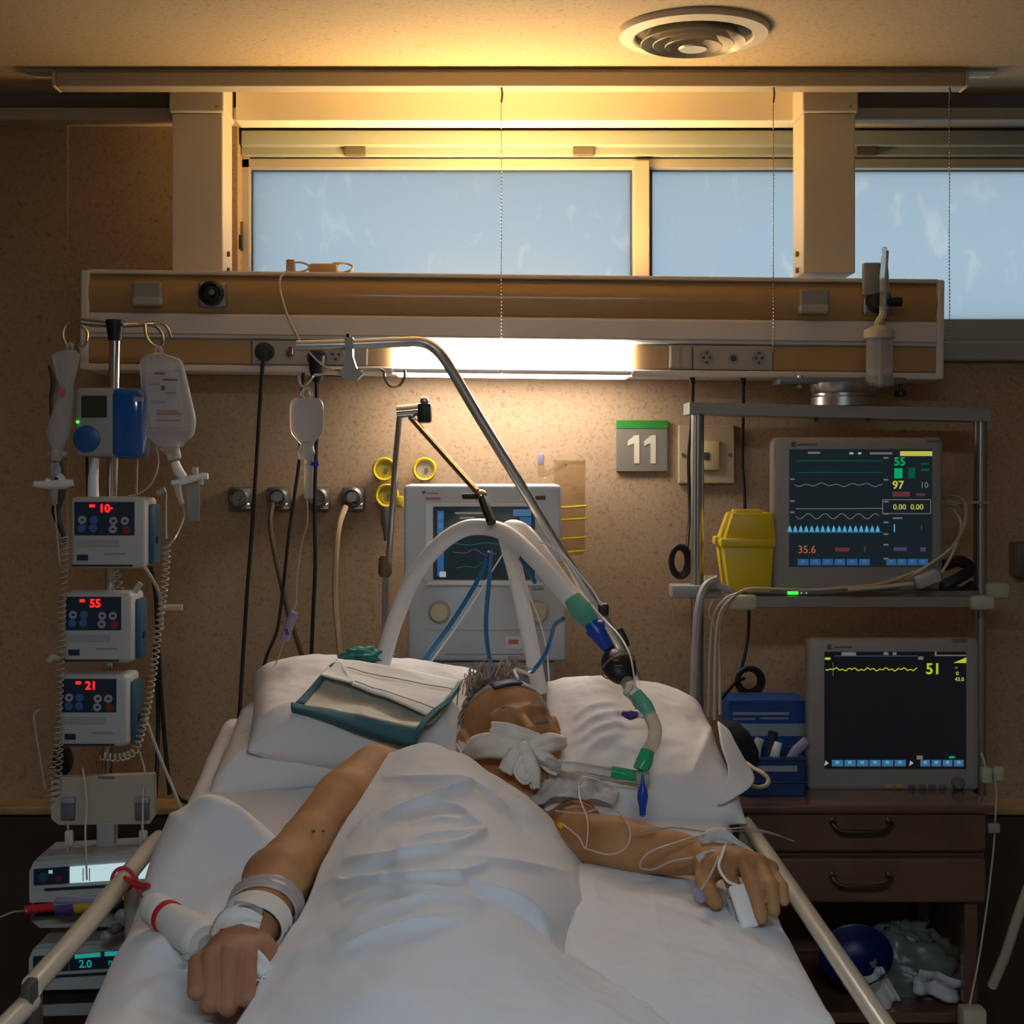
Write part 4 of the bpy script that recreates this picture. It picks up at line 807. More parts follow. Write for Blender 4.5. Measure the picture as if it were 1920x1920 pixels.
obj('block', MB().box(P(1738, 1085, 2.885), (.05, .03, .026), .005, rot=Matrix.Rotation(-.35, 4, 'Y')), 'device_grey', cn); obj('lead', MB().ptube([(1712, 1094, 2.885), (1660, 1100, 2.88), (1590, 1106, 2.88)], .004), 'cord_cream', cn)
tag(obj('cable_tangle', MB().ptube([(1770, 1060, 2.97), (1800, 1052, 2.98), (1820, 1068, 2.98), (1795, 1085, 2.96), (1770, 1100, 2.96), (1800, 1112, 2.97), (1825, 1098, 2.98)], .012), 'black'), 'black cable tangle behind the grey connector block', 'cable')
ww = thing('cord_weight', 'cream cord weights at the right of the lower monitor', 'weight', P(1865, 1480, 2.92))
obj('block', MB().pbox(1842, 1440, 1862, 1470, 2.9, .02, .004), 'clamp_cream', ww); obj('block', MB().pbox(1864, 1438, 1884, 1466, 2.9, .02, .004), 'clamp_cream', ww); obj('stalk', MB().ptube([(1848, 1442, 2.91), (1844, 1425, 2.91), (1840, 1412, 2.92)], .003), 'clamp_cream', ww)
tag(obj('cord_end', MB().pbox(1853, 1545, 1876, 1563, 2.86, .016, .003), 'cord_grey'), 'small grey cord end beside the upper drawer', 'cord end')
cf = thing('floor_stand_foot', 'cream plastic block at the lower right of the cabinet', 'block', P(1830, 1990, 2.74))
obj('block', MB().pbox(1806, 1895, 1852, 1990, 2.72, .04, .006), 'clamp_cream', cf); obj('stem', MB().cyl(P(1828, 1990, 2.74), (P(1828, 1990, 2.74).x, 2.74, 0), .008), 'clamp_cream', cf)
# ------------------------------------------------------------------ infusion stand on the left
IY = 2.80
iv = thing('infusion_stand', 'chrome infusion stand with hooks and black top cap at left', 'infusion stand', (P(196, 0, IY).x, IY, 0))
pt = P(216, 612, IY); pb_ = P(196, 1700, IY); bx_, by_ = P(196, 0, IY).x, IY
obj('pole', MB().cyl(pt, pb_, .0105, n=16), 'chrome', iv); obj('lower_pole', MB().cyl(pb_, (bx_, by_, .06), .014, n=16), 'chrome', iv)
obj('top_cap', MB().lathe([(.013, -.04), (.018, -.005), (.018, 0), (.001, .001)], P(216, 600, IY), n=18), 'black', iv)
for k in range(5):
    a = k*2*math.pi/5+.3; e = V((bx_+.25*math.cos(a), by_+.25*math.sin(a), .055))
    obj('foot_leg', MB().tube([(bx_, by_, .09), (bx_+.12*math.cos(a), by_+.12*math.sin(a), .075), e], .013, n=8), 'steel', iv)
    obj('castor', MB().cyl(e+V((-.01, 0, -.03)), e+V((.01, 0, -.03)), .025, n=14), 'black', iv)
def hk(pts, r=.0028): return obj('hook', MB().ptube(pts, r, n=8), 'chrome', iv)
hk([(205, 605, IY), (175, 601, IY), (145, 599, IY), (125, 608, IY), (118, 628, IY-.01), (124, 646, IY-.02), (134, 650, IY-.02), (141, 640, IY-.02)])
hk([(205, 612, IY), (170, 610, IY+.02), (150, 608, IY+.03), (163, 622, IY+.03), (162, 640, IY+.02), (150, 655, IY+.01), (143, 648, IY)])
hk([(228, 612, IY), (255, 611, IY), (285, 610, IY), (302, 622, IY-.01), (306, 640, IY-.02), (298, 651, IY-.02), (284, 644, IY-.02), (274, 628, IY-.02), (272, 608, IY-.01)])
hk([(228, 608, IY), (260, 607, IY+.02), (300, 606, IY+.03), (314, 616, IY+.03), (320, 632, IY+.03)])
# IV containers: flat bottle-shaped bag made of stacked rings
def bagmesh(outline, Y, th, xf=None, n=20, sub=4):
    """outline: list of (y, xl, xr) rows in photo pixels -> closed flattened body"""
    o = cr([(a, b, c) for a, b, c in outline], (len(outline)-1)*sub+1); A = []
    for k, (y, xl, xr) in enumerate(o):
        c = P((xl+xr)/2, y, Y); w = abs(xr-xl)/2*Y/F; t = th*min(1, w/.02) if th > w else th*min(1, w/th)
        A.append([c+V((w*math.copysign(abs(math.cos(a))**.8, math.cos(a)), t*math.sin(a), 0)) for a in np.linspace(0, 2*math.pi, n+1)[:-1]])
    mb = MB(); A = np.array([[tuple(p) for p in r] for r in A]); mb.arr(A, wrap=True)
    for r in (A[0], A[-1]): mb.bm.faces.new([mb.bm.verts.new(p) for p in r])
    bmesh.ops.remove_doubles(mb.bm, verts=mb.bm.verts, dist=1e-5)
    return mb
BY = IY-.03
b1 = thing('infusion_bottle', 'clear infusion bottle with printed label on the right stand hook', 'infusion bottle', P(320, 866, BY))
obj('bottle', bagmesh([(662, 288, 304), (667, 272, 322), (675, 264, 340), (690, 262, 346), (740, 266, 358), (780, 270, 367), (800, 272, 367), (818, 276, 362), (830, 286, 348), (838, 296, 342)], BY, .020), 'bag_clear', b1)
obj('hanger', MB().ptube([(291, 664, BY), (294, 652, BY), (300, 652, BY), (304, 664, BY)], .003), 'bag_clear', b1)
obj('neck', MB().ptube([(318, 834, BY), (325, 850, BY), (328, 862, BY)], [.020, .014, .013], n=14), 'clear_warm', b1)
obj('label', MB().pprism([(270, 697), (334, 697), (345, 800), (282, 800)], BY-.0215, .0008), 'bag_label', b1, smooth=False)
for x0, x1, y, m in ((290, 309, 700, 'print_dark'), (306, 333, 712, 'print_dark'), (280, 300, 720, 'box_light'), (302, 309, 728, 'print_dark'), (312, 332, 736, 'box_light'), (286, 308, 754, 'box_light'), (293, 332, 771, 'print_red'), (294, 340, 776, 'print_red'), (292, 338, 788, 'print_red')):
    obj('label_print', MB().pbox(x0, y-1.4 if m != 'print_dark' or x0 != 302 else y-5, x1, y+1.4 if x0 != 302 else y+4, BY-.0222, .001, 0), m, b1, smooth=False)
obj('fill_line', MB().pbox(272, 806, 358, 808, BY-.0185, .002, 0), 'line_clear', b1, smooth=False)
b2 = thing('infusion_bag', 'twisted nearly empty infusion bag on the left stand hook', 'infusion bag', P(105, 866, BY))
obj('bag', bagmesh([(656, 122, 138), (664, 98, 150), (680, 100, 148), (705, 106, 142), (725, 110, 138), (745, 106, 139), (775, 97, 136), (800, 88, 134), (815, 86, 132), (830, 92, 126), (846, 100, 118)], BY, .010), 'bag_clear', b2)
obj('hanger', MB().ptube([(126, 658, BY), (128, 646, BY), (134, 646, BY), (136, 658, BY)], .0028), 'bag_clear', b2)
obj('port', MB().ptube([(106, 842, BY), (105, 852, BY), (104, 864, BY)], [.012, .013, .010], n=12), 'cord_cream', b2); obj('port_wings', MB().pbox(88, 846, 124, 856, BY-.004, .008, .003), 'cord_cream', b2)
obj('print', MB().pbox(108, 728, 122, 745, BY-.0108, .001, 0), 'print_red', b2, smooth=False)
# white manifold clusters below the bags
def cluster(label, cx, cy, s, spec):
    t = thing('drip_manifold', label, 'connector', P(cx, cy+30, BY))
    for nm, pts, r, m in spec: obj(nm, MB().ptube([(x, y, BY-.01) for x, y in pts], r, n=10), m, t)
    return t
cluster('white drip connector below the twisted bag', 100, 900, 1, [('chamber', [(104, 866), (104, 880), (103, 895)], [.006, .011, .009], 'bag_clear'), ('cross_tube', [(64, 908), (90, 909), (115, 908), (136, 905)], [.006, .009, .010, .007], 'hose_white'), ('wheel', [(112, 898), (118, 893)], .009, 'hose_white'), ('outlet', [(102, 910), (102, 930), (103, 946)], [.008, .007, .005], 'clear'), ('side_arm', [(92, 898), (84, 912)], .006, 'hose_white')])
cluster('white stopcock cluster below the printed bottle', 350, 900, 1, [('chamber', [(328, 866), (334, 882), (345, 896)], [.008, .010, .008], 'hose_white'), ('cross_tube', [(322, 906), (345, 902), (372, 894), (390, 893)], [.005, .007, .007, .006], 'hose_white'), ('tap', [(366, 888), (366, 876)], .006, 'paper_white'), ('tap', [(378, 894), (376, 908)], .005, 'paper_white'), ('outlet', [(332, 908), (336, 930), (342, 945)], [.007, .006, .004], 'clear_warm'), ('side_arm', [(310, 918), (295, 925)], .006, 'device_grey')])
tag(obj('tape_flag', MB().pprism([(350, 910), (374, 908), (374, 978), (352, 976)], BY+.01, .002), 'grey_plastic'), 'grey tag hanging below the stopcock cluster', 'tag')
# blue pump at the top of the stand
bp_ = thing('feeding_pump', 'grey and glossy blue pump near the top of the stand', 'pump', P(203, 860, IY-.03))
QY = IY-.07
obj('body', MB().pbox(140, 727, 226, 856, QY, .06, .010, 3), 'device_grey', bp_)
obj('blue_cover', MB().pbox(208, 727, 266, 860, QY-.008, .075, .012, 3), 'pump_blue_gloss', bp_); obj('cover_bulge', MB().cyl(P(250, 745, QY+.02), P(248, 850, QY+.02), .020, n=20), 'pump_blue', bp_)
obj('display', MB().pbox(152, 742, 200, 783, QY-.002, .006, .001), 'lcd_green', bp_, smooth=False)
obj('dial_pad', MB().lathe([(.025, 0), (.025, -.004), (.020, -.006), (.001, -.005)], P(163, 823, QY), (0, 1, 0), n=30), 'pump_blue', bp_); obj('dial_mark', MB().pbox(153, 815, 163, 818, QY-.008, .004, 0), 'pump_blue_dark', bp_)
obj('status_light', MB().pcyl((145, 791, QY-.002), 3, .005, 10), 'led_green', bp_); obj('cover_label', MB().pbox(250, 745, 268, 752, QY-.010, .004, 0), 'box_light', bp_); obj('bracket', MB().cyl(P(208, 790, QY+.05), P(208, 790, IY), .015), 'grey_dark', bp_)
# three alike infusion pumps
def infpump(x, y, txt, label, w=138, h=138, blue=True):
    Y = IY-.10; t = thing('infusion_pump', label, 'infusion pump', P(x+w/2, y+h, Y+.05), 'grey infusion pumps with red digits')
    obj('body', MB().pbox(x, y, x+w, y+h, Y, .055, .010, 3), 'device_white', t)
    obj('side_block', MB().pbox(x+w-26, y+2, x+w+4, y+h-2, Y+.008, .08, .008, 3), 'device_white', t)
    if blue: obj('blue_door', MB().pbox(x+w+3, y+14, x+w+17, y+h-8, Y+.02, .055, .004), 'pump_blue_dark', t); obj('door_knob', MB().cyl(P(x+w+14, y+80, Y+.04), P(x+w+24, y+80, Y+.04), .007, n=10), 'black', t)
    k = obj('keypad', MB().pbox(x+8, y+9, x+w-20, y+72, Y-.0015, .004, .001), 'panel_navy', t, smooth=False)
    text('digits', txt, x+w*.48, y+22, 15, Y-.003, 'led_red', k, .0004)
    obj('led', MB().pbox(x+w*.26, y+14, x+w*.33, y+19, Y-.003, .003, 0), 'led_red', k, smooth=False)
    for i, (dx, dy, m) in enumerate(((23, 44, 'button_grey'), (44, 44, 'button_blue'), (80, 46, 'button_grey'), (101, 46, 'button_grey'), (22, 60, 'button_blue'), (43, 60, 'button_blue'), (79, 62, 'button_grey'), (104, 63, 'button_red'))):
        c = P(x+dx*w/138, y+dy*h/138, Y-.0012); obj('button', MB().lathe([(.0076, 0), (.0076, -.0012), (.001, -.0015)], c, (0, 1, 0), n=14), m, k)
        if m == 'button_grey': obj('button_mark', MB().pbox(x+dx*w/138-3, y+dy*h/138-2, x+dx*w/138+3, y+dy*h/138+2, Y-.0035, .002, 0), 'panel_navy', k, smooth=False)
    obj('door_seam', MB().pbox(x+4, y+h-7, x+w-24, y+h-4, Y-.001, .004, 0), 'black', t, smooth=False)
    obj('print', MB().pbox(x+13, y+h-26, x+34, y+h-15, Y-.001, .003, 0), 'panel_navy', t, smooth=False); obj('print', MB().pbox(x+64, y+h-29, x+104, y+h-26, Y-.001, .003, 0), 'grey_plastic', t, smooth=False)
    obj('door_label', MB().pbox(x+12, y+80, x+92, y+94, Y-.001, .003, .001), 'device_grey', t, smooth=False)
    obj('clamp', MB().box(P(200, y+h*.5, IY-.02), (.05, .06, .05), .005), 'grey_dark', t)
infpump(131, 932, '10·', 'uppermost of the three red-digit pumps on the stand', 141, 134)
infpump(115, 1110, '55', 'red-digit pump showing 55, middle of the stand', 132, 134)
infpump(108, 1264, '21', 'red-digit pump showing 21, lowest of the three', 130, 138)
# black strap behind the left bag
tag(obj('black_strap', MB().ptube([(92, 685, IY+.03), (100, 715, IY+.03), (96, 760, IY+.03), (108, 850, IY+.03), (113, 920, IY+.03), (105, 960, IY+.03), (118, 1000, IY+.02), (122, 1020, IY+.02)], [.006, .012, .008, .020, .024, .020, .012, .006], n=12, flat=.35), 'black_fabric'), 'black cloth strap hanging behind the twisted bag', 'strap')
tag(obj('black_cuff', MB().sph(P(118, 1425, IY), (.020, .018, .030), 12), 'black_fabric'), 'round black clamp knob behind the left spiral cord', 'knob')
# spiral extension lines
def helix(pts, r, pitch, tr):
    p = cr(np.array([tuple(q) for q in PP(pts)]), 400); L = np.r_[0, np.cumsum(np.linalg.norm(np.diff(p, axis=0), axis=1))]
    n = int(L[-1]/pitch*9); s = np.linspace(0, L[-1], n); c = np.stack([np.interp(s, L, p[:, k]) for k in range(3)], 1)
    tg = np.gradient(c, axis=0); tg /= np.linalg.norm(tg, axis=1)[:, None]; a = np.cross(tg, (0, 1, 0)); a /= np.linalg.norm(a, axis=1)[:, None]; b = np.cross(tg, a)
    ph = s/pitch*2*math.pi; q = c+r*(np.cos(ph)[:, None]*a+np.sin(ph)[:, None]*b)
    return MB().tube(q, tr, n=5, smooth=False)
t = thing('spiral_line', 'coiled line hanging along the left side of the pumps', 'spiral line', P(98, 1500, 2.68), 'coiled extension lines')
obj('coil', helix([(121, 1005, 2.68), (119, 1080, 2.68), (116, 1180, 2.68), (112, 1300, 2.68), (108, 1390, 2.68), (100, 1440, 2.68), (95, 1510, 2.68)], .0062, .0105, .0014), 'spiral', t); obj('second_coil', helix([(112, 1395, 2.67), (110, 1440, 2.67), (106, 1490, 2.67)], .006, .011, .0014), 'spiral', t)
t = thing('spiral_line', 'coiled line hanging right of the pumps and looping under the lowest', 'spiral line', P(262, 1425, 2.66), 'coiled extension lines')
obj('coil', helix([(313, 1022, 2.66), (310, 1080, 2.66), (304, 1130, 2.66), (297, 1180, 2.66), (290, 1240, 2.66), (281, 1300, 2.66), (266, 1370, 2.66), (252, 1408, 2.66), (225, 1420, 2.67), (190, 1418, 2.68)], .0064, .0102, .0014), 'spiral', t)
obj('lead', MB().ptube([(342, 946, BY), (345, 970, BY), (330, 1005, 2.68), (315, 1025, 2.66)], .0016, n=6), 'line_clear', t)
t = thing('spiral_line', 'short coiled line between the two upper pumps', 'spiral line', P(220, 1105, 2.72), 'coiled extension lines')
obj('coil', helix([(217, 1070, 2.72), (222, 1090, 2.72), (226, 1106, 2.72)], .0062, .012, .0013), 'spiral', t)
lines = [([(294, 838, BY), (297, 870, BY), (285, 905, BY), (262, 925, BY), (240, 930, BY)], 'line_clear', 'thin line curving from the printed bottle to the upper pump'),
 ([(258, 855, BY), (257, 890, BY), (256, 925, BY)], 'line_clear', 'thin line dropping from the blue pump'),
 ([(312, 925, BY), (311, 970, BY), (312, 1010, BY)], 'line_clear', 'thin line dropping from the stopcock cluster'),
 ([(103, 946, BY), (107, 1000, 2.7), (113, 1060, 2.69)], 'line_clear', 'thin line below the left drip connector'),
 ([(85, 1480, 2.7), (66, 1365, 2.7), (64, 1340, 2.7), (75, 1330, 2.7)], 'line_clear', 'thin loop of line left of the lowest pump'),
 ([(268, 1060, 2.7), (285, 1085, 2.7), (300, 1120, 2.72), (305, 1180, 2.74)], 'cord_cream', 'cream cable leaving the upper pump'),
 ([(272, 1345, 2.7), (300, 1420, 2.7), (325, 1480, 2.68), (345, 1530, 2.62)], 'cord_cream', 'cream cable slanting from the lowest pump to the bed'),
 ([(262, 1410, 2.7), (272, 1450, 2.69), (268, 1490, 2.66), (268, 1560, 2.6), (275, 1600, 2.5)], 'line_clear', 'clear line dropping over the white board'),
 ([(155, 1440, 2.66), (162, 1500, 2.62), (160, 1560, 2.58), (163, 1650, 2.54)], 'line_clear', 'clear line hanging before the white board'),
 ([(395, 1455, 2.62), (385, 1480, 2.64), (370, 1500, 2.66), (350, 1495, 2.7)], 'cord_cream', 'cream cable beside the left pillow corner'),
 ([(0, 1720, 2.6), (25, 1710, 2.6), (50, 1708, 2.57)], 'line_clear', 'clear line entering at the left edge')]
for pts, m, lab in lines: cordthing('infusion_line', lab, 'line', pts, .0017 if m == 'line_clear' else .0032, m, 'infusion lines', n=6)
for pts, lab in (([(283, 1062, 2.8), (292, 1120, 2.82), (296, 1200, 2.84), (302, 1300, 2.85), (310, 1400, 2.85), (318, 1490, 2.84)], 'black cable behind the right spiral line'), ([(290, 1210, 2.83), (296, 1330, 2.85), (294, 1440, 2.83), (290, 1510, 2.8)], 'second black cable right of the pumps'), ([(318, 1470, 2.84), (340, 1500, 2.8), (380, 1510, 2.78)], 'black cable end near the folded sheet'), ([(164, 846, 2.82), (165, 900, 2.82), (166, 935, 2.82)], 'short black cable under the blue pump')):
    cordthing('pump_cable', lab, 'cable', pts, .0042, 'black', 'black pump cables')
for x, y0, y1, lab in ((175, 858, 932, 'white drip tube under the blue pump'),): tag(obj('drip_tube', MB().ptube([(x+5, y0, 2.76), (x, (y0+y1)/2, 2.76), (x, y1, 2.76)], [.007, .010, .011], n=12), 'hose_white'), lab, 'tube')
for pts, lab in (([(305, 1139, 2.68), (342, 1139, 2.68)], 'clear luer connector sticking out right of the spiral line'), ([(252, 1110, 2.68), (264, 1093, 2.68)], 'white connector standing on the 55 pump'), ([(90, 1240, 2.68), (100, 1232, 2.68), (112, 1236, 2.68)], 'clear stopcock left of the pumps')): tag(obj('luer_connector', MB().ptube(pts, .0058, n=10), 'clear_warm'), lab, 'connector', 'luer connectors')
# white board with holders
wb = thing('manifold_board', 'cream plastic board with line holders below the pumps', 'board', P(190, 1545, 2.70))
WBY = 2.68
obj('board', MB().pprism([(95, 1458), (288, 1452), (290, 1530), (280, 1545), (110, 1547), (96, 1535)], WBY, .02), 'cord_cream', wb, smooth=False)
obj('clamp_arm', MB().pbox(180, 1542, 214, 1592, WBY-.004, .03, .004), 'device_grey', wb); obj('slot', MB().pbox(184, 1456, 214, 1460, WBY-.002, .006, 0), 'grey_dark', wb)
for x in (126, 265):
    obj('holder', MB().pbox(x-13, 1506, x+13, 1538, WBY-.010, .012, .003), 'grey_dark', wb); obj('transducer', MB().pbox(x-14, 1496, x+14, 1508, WBY-.014, .014, .004), 'lilac_clear', wb); obj('tap', MB().pbox(x-6, 1558, x+10, 1588, WBY-.012, .012, .004), 'paper_white', wb)
    obj('drop_line', MB().ptube([(x, 1538, WBY-.006), (x+2, 1560, WBY-.008), (x, 1600, WBY-.02)], .002, n=6), 'line_clear', wb)
# syringe pumps low on the stand
def syrpump(label, x0, y0, x1, y1, lit):
    Y = 2.62; t = thing('syringe_pump', label, 'syringe pump', P((x0+x1)/2, y1, Y+.05), 'syringe pumps low on the stand')
    h = y1-y0
    obj('body', MB().pprism([(x0+8, y0+8), (x1, y0-8), (x1, y1-h*.40), (x0, y1-h*.36), (x0, y0+26)], Y, .11), 'device_white', t, smooth=False)
    obj('top_face', MB().pprism([(x0+18, y0-2), (x1-4, y0-15), (x1, y0-7), (x0+8, y0+9)], Y+.01, .10), 'device_grey', t, smooth=False)
    k = obj('keypad', MB().pprism([(x0+8, y0+22), (x0+74, y0+17), (x0+74, y0+48), (x0+8, y0+52)], Y-.003, .005), 'panel_navy', t, smooth=False)
    obj('key', MB().pcyl((x0+26, y0+37, Y-.004), 9, .003, 12), 'pump_blue_dark', k); obj('key', MB().pcyl((x0+55, y0+40, Y-.004), 6, .003, 12), 'button_red', k); obj('lamp', MB().pbox(x0+36, y0+24, x0+43, y0+30, Y-.005, .003, 0), 'e_white' if lit else 'e_dgreen', k, smooth=False)
    d = obj('display', MB().pprism([(x0+76, y0+18), (x1-6, y0+6), (x1-6, y0+38), (x0+76, y0+48)], Y-.003, .005), 'e_lcd' if lit else 'panel_navy', t, smooth=False)
    if lit:
        for x in (x0+100, x0+112): obj('display_line', MB().pbox(x, y0+20, x+1.5, y0+44, Y-.0045, .002, 0), 'grey_plastic', d, smooth=False)
    else:
        obj('display_bar', MB().pprism([(x0+86, y0+18), (x0+134, y0+14), (x0+134, y0+22), (x0+86, y0+26)], Y-.0045, .002), 'e_teal', d, smooth=False); obj('display_bar', MB().pprism([(x0+142, y0+13), (x1-8, y0+9), (x1-8, y0+17), (x0+142, y0+21)], Y-.0045, .002), 'e_teal', d, smooth=False)
        text('digits', '2.0', x0+106, y0+36, 14, Y-.0045, 'e_teal', d, .0003); text('digits', 'ml', x0+157, y0+32, 12, Y-.0045, 'e_teal', d)
    obj('groove', MB().pprism([(x0+28, y0+58), (x1-10, y0+46), (x1-10, y0+51), (x0+28, y0+63)], Y-.002, .004), 'panel_navy', t, smooth=False)
    b = P(x0+8, y0+64, Y); obj('syringe_bed', MB().pprism([(x0+4, y1-h*.36), (x1, y1-h*.40), (x1, y1-4), (x0+20, y1), (x0+4, y1-12)], Y+.035, .07), 'device_grey', t, smooth=False)
    obj('syringe_well', MB().pprism([(x0+10, y1-h*.35), (x1-60, y1-h*.40), (x1-60, y1-h*.22), (x0+10, y1-h*.16)], Y+.03, .006), 'black', t, smooth=False)
    obj('pole_clamp', MB().box((bx_, 2.76, (P(0, y0+50, Y)).z), (.06, .10, .05), .006), 'grey_dark', t)
    return t
syrpump('upper syringe pump with bright white display behind the left bed rail', 55, 1608, 300, 1740, True)
syrpump('lower syringe pump with teal digits behind the left bed rail', 54, 1772, 290, 1905, False)
sy = thing('syringe', 'syringe with red plunger and purple and yellow labels in the upper pump', 'syringe', P(120, 1718, 2.60))
ys = 2.605
obj('barrel', MB().cyl(P(104, 1698, ys), P(205, 1688, ys), .0115, n=16), 'clear', sy); obj('plunger', MB().cyl(P(48, 1706, ys), P(104, 1700, ys), .008, n=12), 'tape_red', sy); obj('purple_label', MB().cyl(P(106, 1704, ys-.002), P(140, 1701, ys-.002), .0122, n=16), 'purple', sy); obj('yellow_label', MB().cyl(P(141, 1701, ys-.002), P(176, 1697, ys-.002), .0122, n=16), 'yellow_dull', sy); obj('white_label', MB().pbox(105, 1683, 178, 1693, ys-.014, .004, .001), 'lilac_clear', sy)
for i, (x, y) in enumerate(((215, 1690), (228, 1715), (215, 1742), (200, 1755))): tag(obj('stopcock', MB().ptube([(x-10, y+4, 2.57), (x, y, 2.56), (x+11, y-6, 2.57)], [.006, .010, .006], n=10), 'grey_dark' if i % 2 == 0 else 'clear'), ('dark stopcock right of the upper syringe', 'clear stopcock just below the upper pump display', 'dark stopcock above the lower syringe pump', 'lowest clear stopcock above the lower syringe pump')[i], 'stopcock', 'stopcocks by the rail')
# ------------------------------------------------------------------ central drip bag on the drip pole
CYb = HY-.12
cb = thing('drip_bag', 'small clear drip bag hanging from the chrome pole hook', 'drip bag', P(575, 860, CYb))
obj('bag', bagmesh([(747, 552, 598), (752, 546, 603), (765, 543, 607), (800, 543, 607), (815, 548, 603), (828, 560, 591), (838, 563, 588)], CYb, .014), 'bag_clear', cb)
obj('hanger', MB().ptube([(570, 748, CYb), (566, 738, CYb), (572, 728, CYb), (580, 730, CYb), (584, 740, CYb), (581, 748, CYb)], .0028), 'bag_clear', cb)
obj('neck', MB().ptube([(575, 834, CYb), (574, 848, CYb), (572, 862, CYb)], [.012, .017, .011], n=14), 'bag_clear', cb); obj('neck_tab', MB().pbox(556, 842, 566, 862, CYb-.004, .01, .002), 'bag_clear', cb)
obj('label', MB().pbox(556, 768, 594, 812, CYb-.0145, .001, 0), 'bag_label', cb, smooth=False)
dc_ = thing('drip_chamber', 'clear drip chamber with blue cap under the small drip bag', 'drip chamber', P(578, 935, CYb))
obj('spike', MB().cyl(P(578, 858, CYb), P(578, 872, CYb), .007, n=12), 'clear', dc_); obj('chamber', MB().cyl(P(578, 870, CYb), P(578, 934, CYb), .0085, n=16), 'clear', dc_); obj('blue_cap', MB().ptube([(584, 870, CYb-.004), (598, 868, CYb-.004)], [.004, .0055], n=10), 'blue_part', dc_)
obj('line', MB().ptube([(576, 934, CYb), (576, 980, CYb), (566, 1020, CYb+.02), (557, 1080, CYb+.04), (555, 1130, CYb+.06), (547, 1150, CYb+.06)], .0015, n=6), 'line_clear', dc_)
rc = thing('roller_clamp', 'white roller clamp with blue wheel on the drip line', 'clamp', P(540, 1200, CYb+.06))
q = (P(530, 1200, CYb+.06)-P(550, 1148, CYb+.06)); obj('housing', MB().tube(PP([(552, 1148, CYb+.06), (543, 1172, CYb+.06), (533, 1200, CYb+.06)]), .0085, n=8), 'lilac_clear', rc); obj('wheel', MB().cyl(P(536, 1186, CYb+.048), P(541, 1184, CYb+.048), .006, n=12), 'purple', rc)
obj('line', MB().ptube([(533, 1200, CYb+.06), (525, 1225, CYb+.08), (512, 1258, CYb+.1), (505, 1290, CYb+.1)], .0015, n=6), 'line_clear', rc)
# ------------------------------------------------------------------ bed
XC = -0.073
def zm(Y): return 0.825+max(0.0, Y-1.85)*0.235
bd = thing('hospital_bed', 'hospital bed with cream side rails and raised back', 'bed', (XC, 1.85, 0))
obj('bed_frame', MB().box((XC, 1.85, .55), (.84, 1.9, .08), .01), 'bed_dark', bd)
for sx in (-1, 1):
    for yy in (1.1, 2.6): obj('leg', MB().cyl((XC+sx*.36, yy, .06), (XC+sx*.36, yy, .54), .03, n=12), 'bed_dark', bd); obj('castor', MB().cyl((XC+sx*.36-.02, yy, .06), (XC+sx*.36+.02, yy, .06), .06, n=18), 'black', bd)
def rail(pts, nm='side_rail'): return obj(nm, MB().tube(pts, .0145, n=14, flat=.85), 'rail_cream', bd)
LR = P(290, 1580, 2.46); RR = P(1410, 1560, 2.46)
rail([LR+V((.012, .03, -.06)), LR+V((.006, .022, -.012)), LR, P(170, 1725, 2.06), P(60, 1850, 1.81)])
rail([P(58, 1846, 1.815)+V((0, 0, -.02)), P(20, 1896, 1.745)+V((0, 0, -.012)), P(-120, 2060, 1.52)], 'foot_side_rail')
obj('rail_joint', MB().box(P(60, 1856, 1.808)+V((0, 0, -.03)), (.014, .05, .09), .004), 'bed_dark', bd)
rail([RR+V((-.004, .05, -.06)), RR+V((-.004, .03, -.005)), RR, P(1530, 1735, 1.97), P(1655, 1920, 1.63), P(1790, 2120, 1.37)])
for c in (LR, RR):
    for yy in (2.30, 1.40): obj('rail_post', MB().cyl((c.x, yy, c.z-.01), (c.x*.985, yy, .55), .012, n=10), 'rail_cream', bd)
    obj('lower_rail', MB().cyl((c.x, 2.35, .72), (c.x, 1.4, .72), .012, n=10), 'rail_cream', bd)
obj('mattress_support', MB().prism([(XC-.42, 1.0, .62), (XC-.42, 1.85, .62), (XC-.42, 2.85, .62+.235), (XC-.42, 2.85, .59+.235), (XC-.42, 1.85, .58), (XC-.42, 1.0, .58)], (.84, 0, 0)), 'bed_dark', bd, smooth=False)
# mattress: bent slab
ms = MB(); ys_ = np.r_[np.linspace(.95, 1.85, 8), np.linspace(1.9, 2.88, 12)]; A = []
for y in ys_:
    t = zm(y)-.012; b = t-.17; x0, x1 = XC-.445, XC+.445
    A.append([(x0+.03, y, t), (x1-.03, y, t), (x1, y, t-.03), (x1, y, b+.03), (x1-.03, y, b), (x0+.03, y, b), (x0, y, b+.03), (x0, y, t-.03)])
ms.arr(np.array(A), wrap=True)
for r in (A[0], A[-1]): ms.bm.faces.new([ms.bm.verts.new(p) for p in r])
bmesh.ops.remove_doubles(ms.bm, verts=ms.bm.verts, dist=1e-5)
tag(obj('mattress', ms, 'mattress_cover'), 'grey mattress with raised head end on the bed', 'mattress')
def dist_poly(px, py, pl):
    d = np.full(px.shape, 1e9); s = np.zeros(px.shape); sg = np.ones(px.shape); n = len(pl)-1
    for i, ((x0, y0), (x1, y1)) in enumerate(zip(pl, pl[1:])):
        dx, dy = x1-x0, y1-y0; t = np.clip(((px-x0)*dx+(py-y0)*dy)/(dx*dx+dy*dy+1e-9), 0, 1)
        e = np.hypot(px-x0-t*dx, py-y0-t*dy); m = e < d
        d = np.where(m, e, d); s = np.where(m, (i+t)/n, s); sg = np.where(m, np.sign(dx*(py-y0)-dy*(px-x0)), sg)
    return d, s, sg
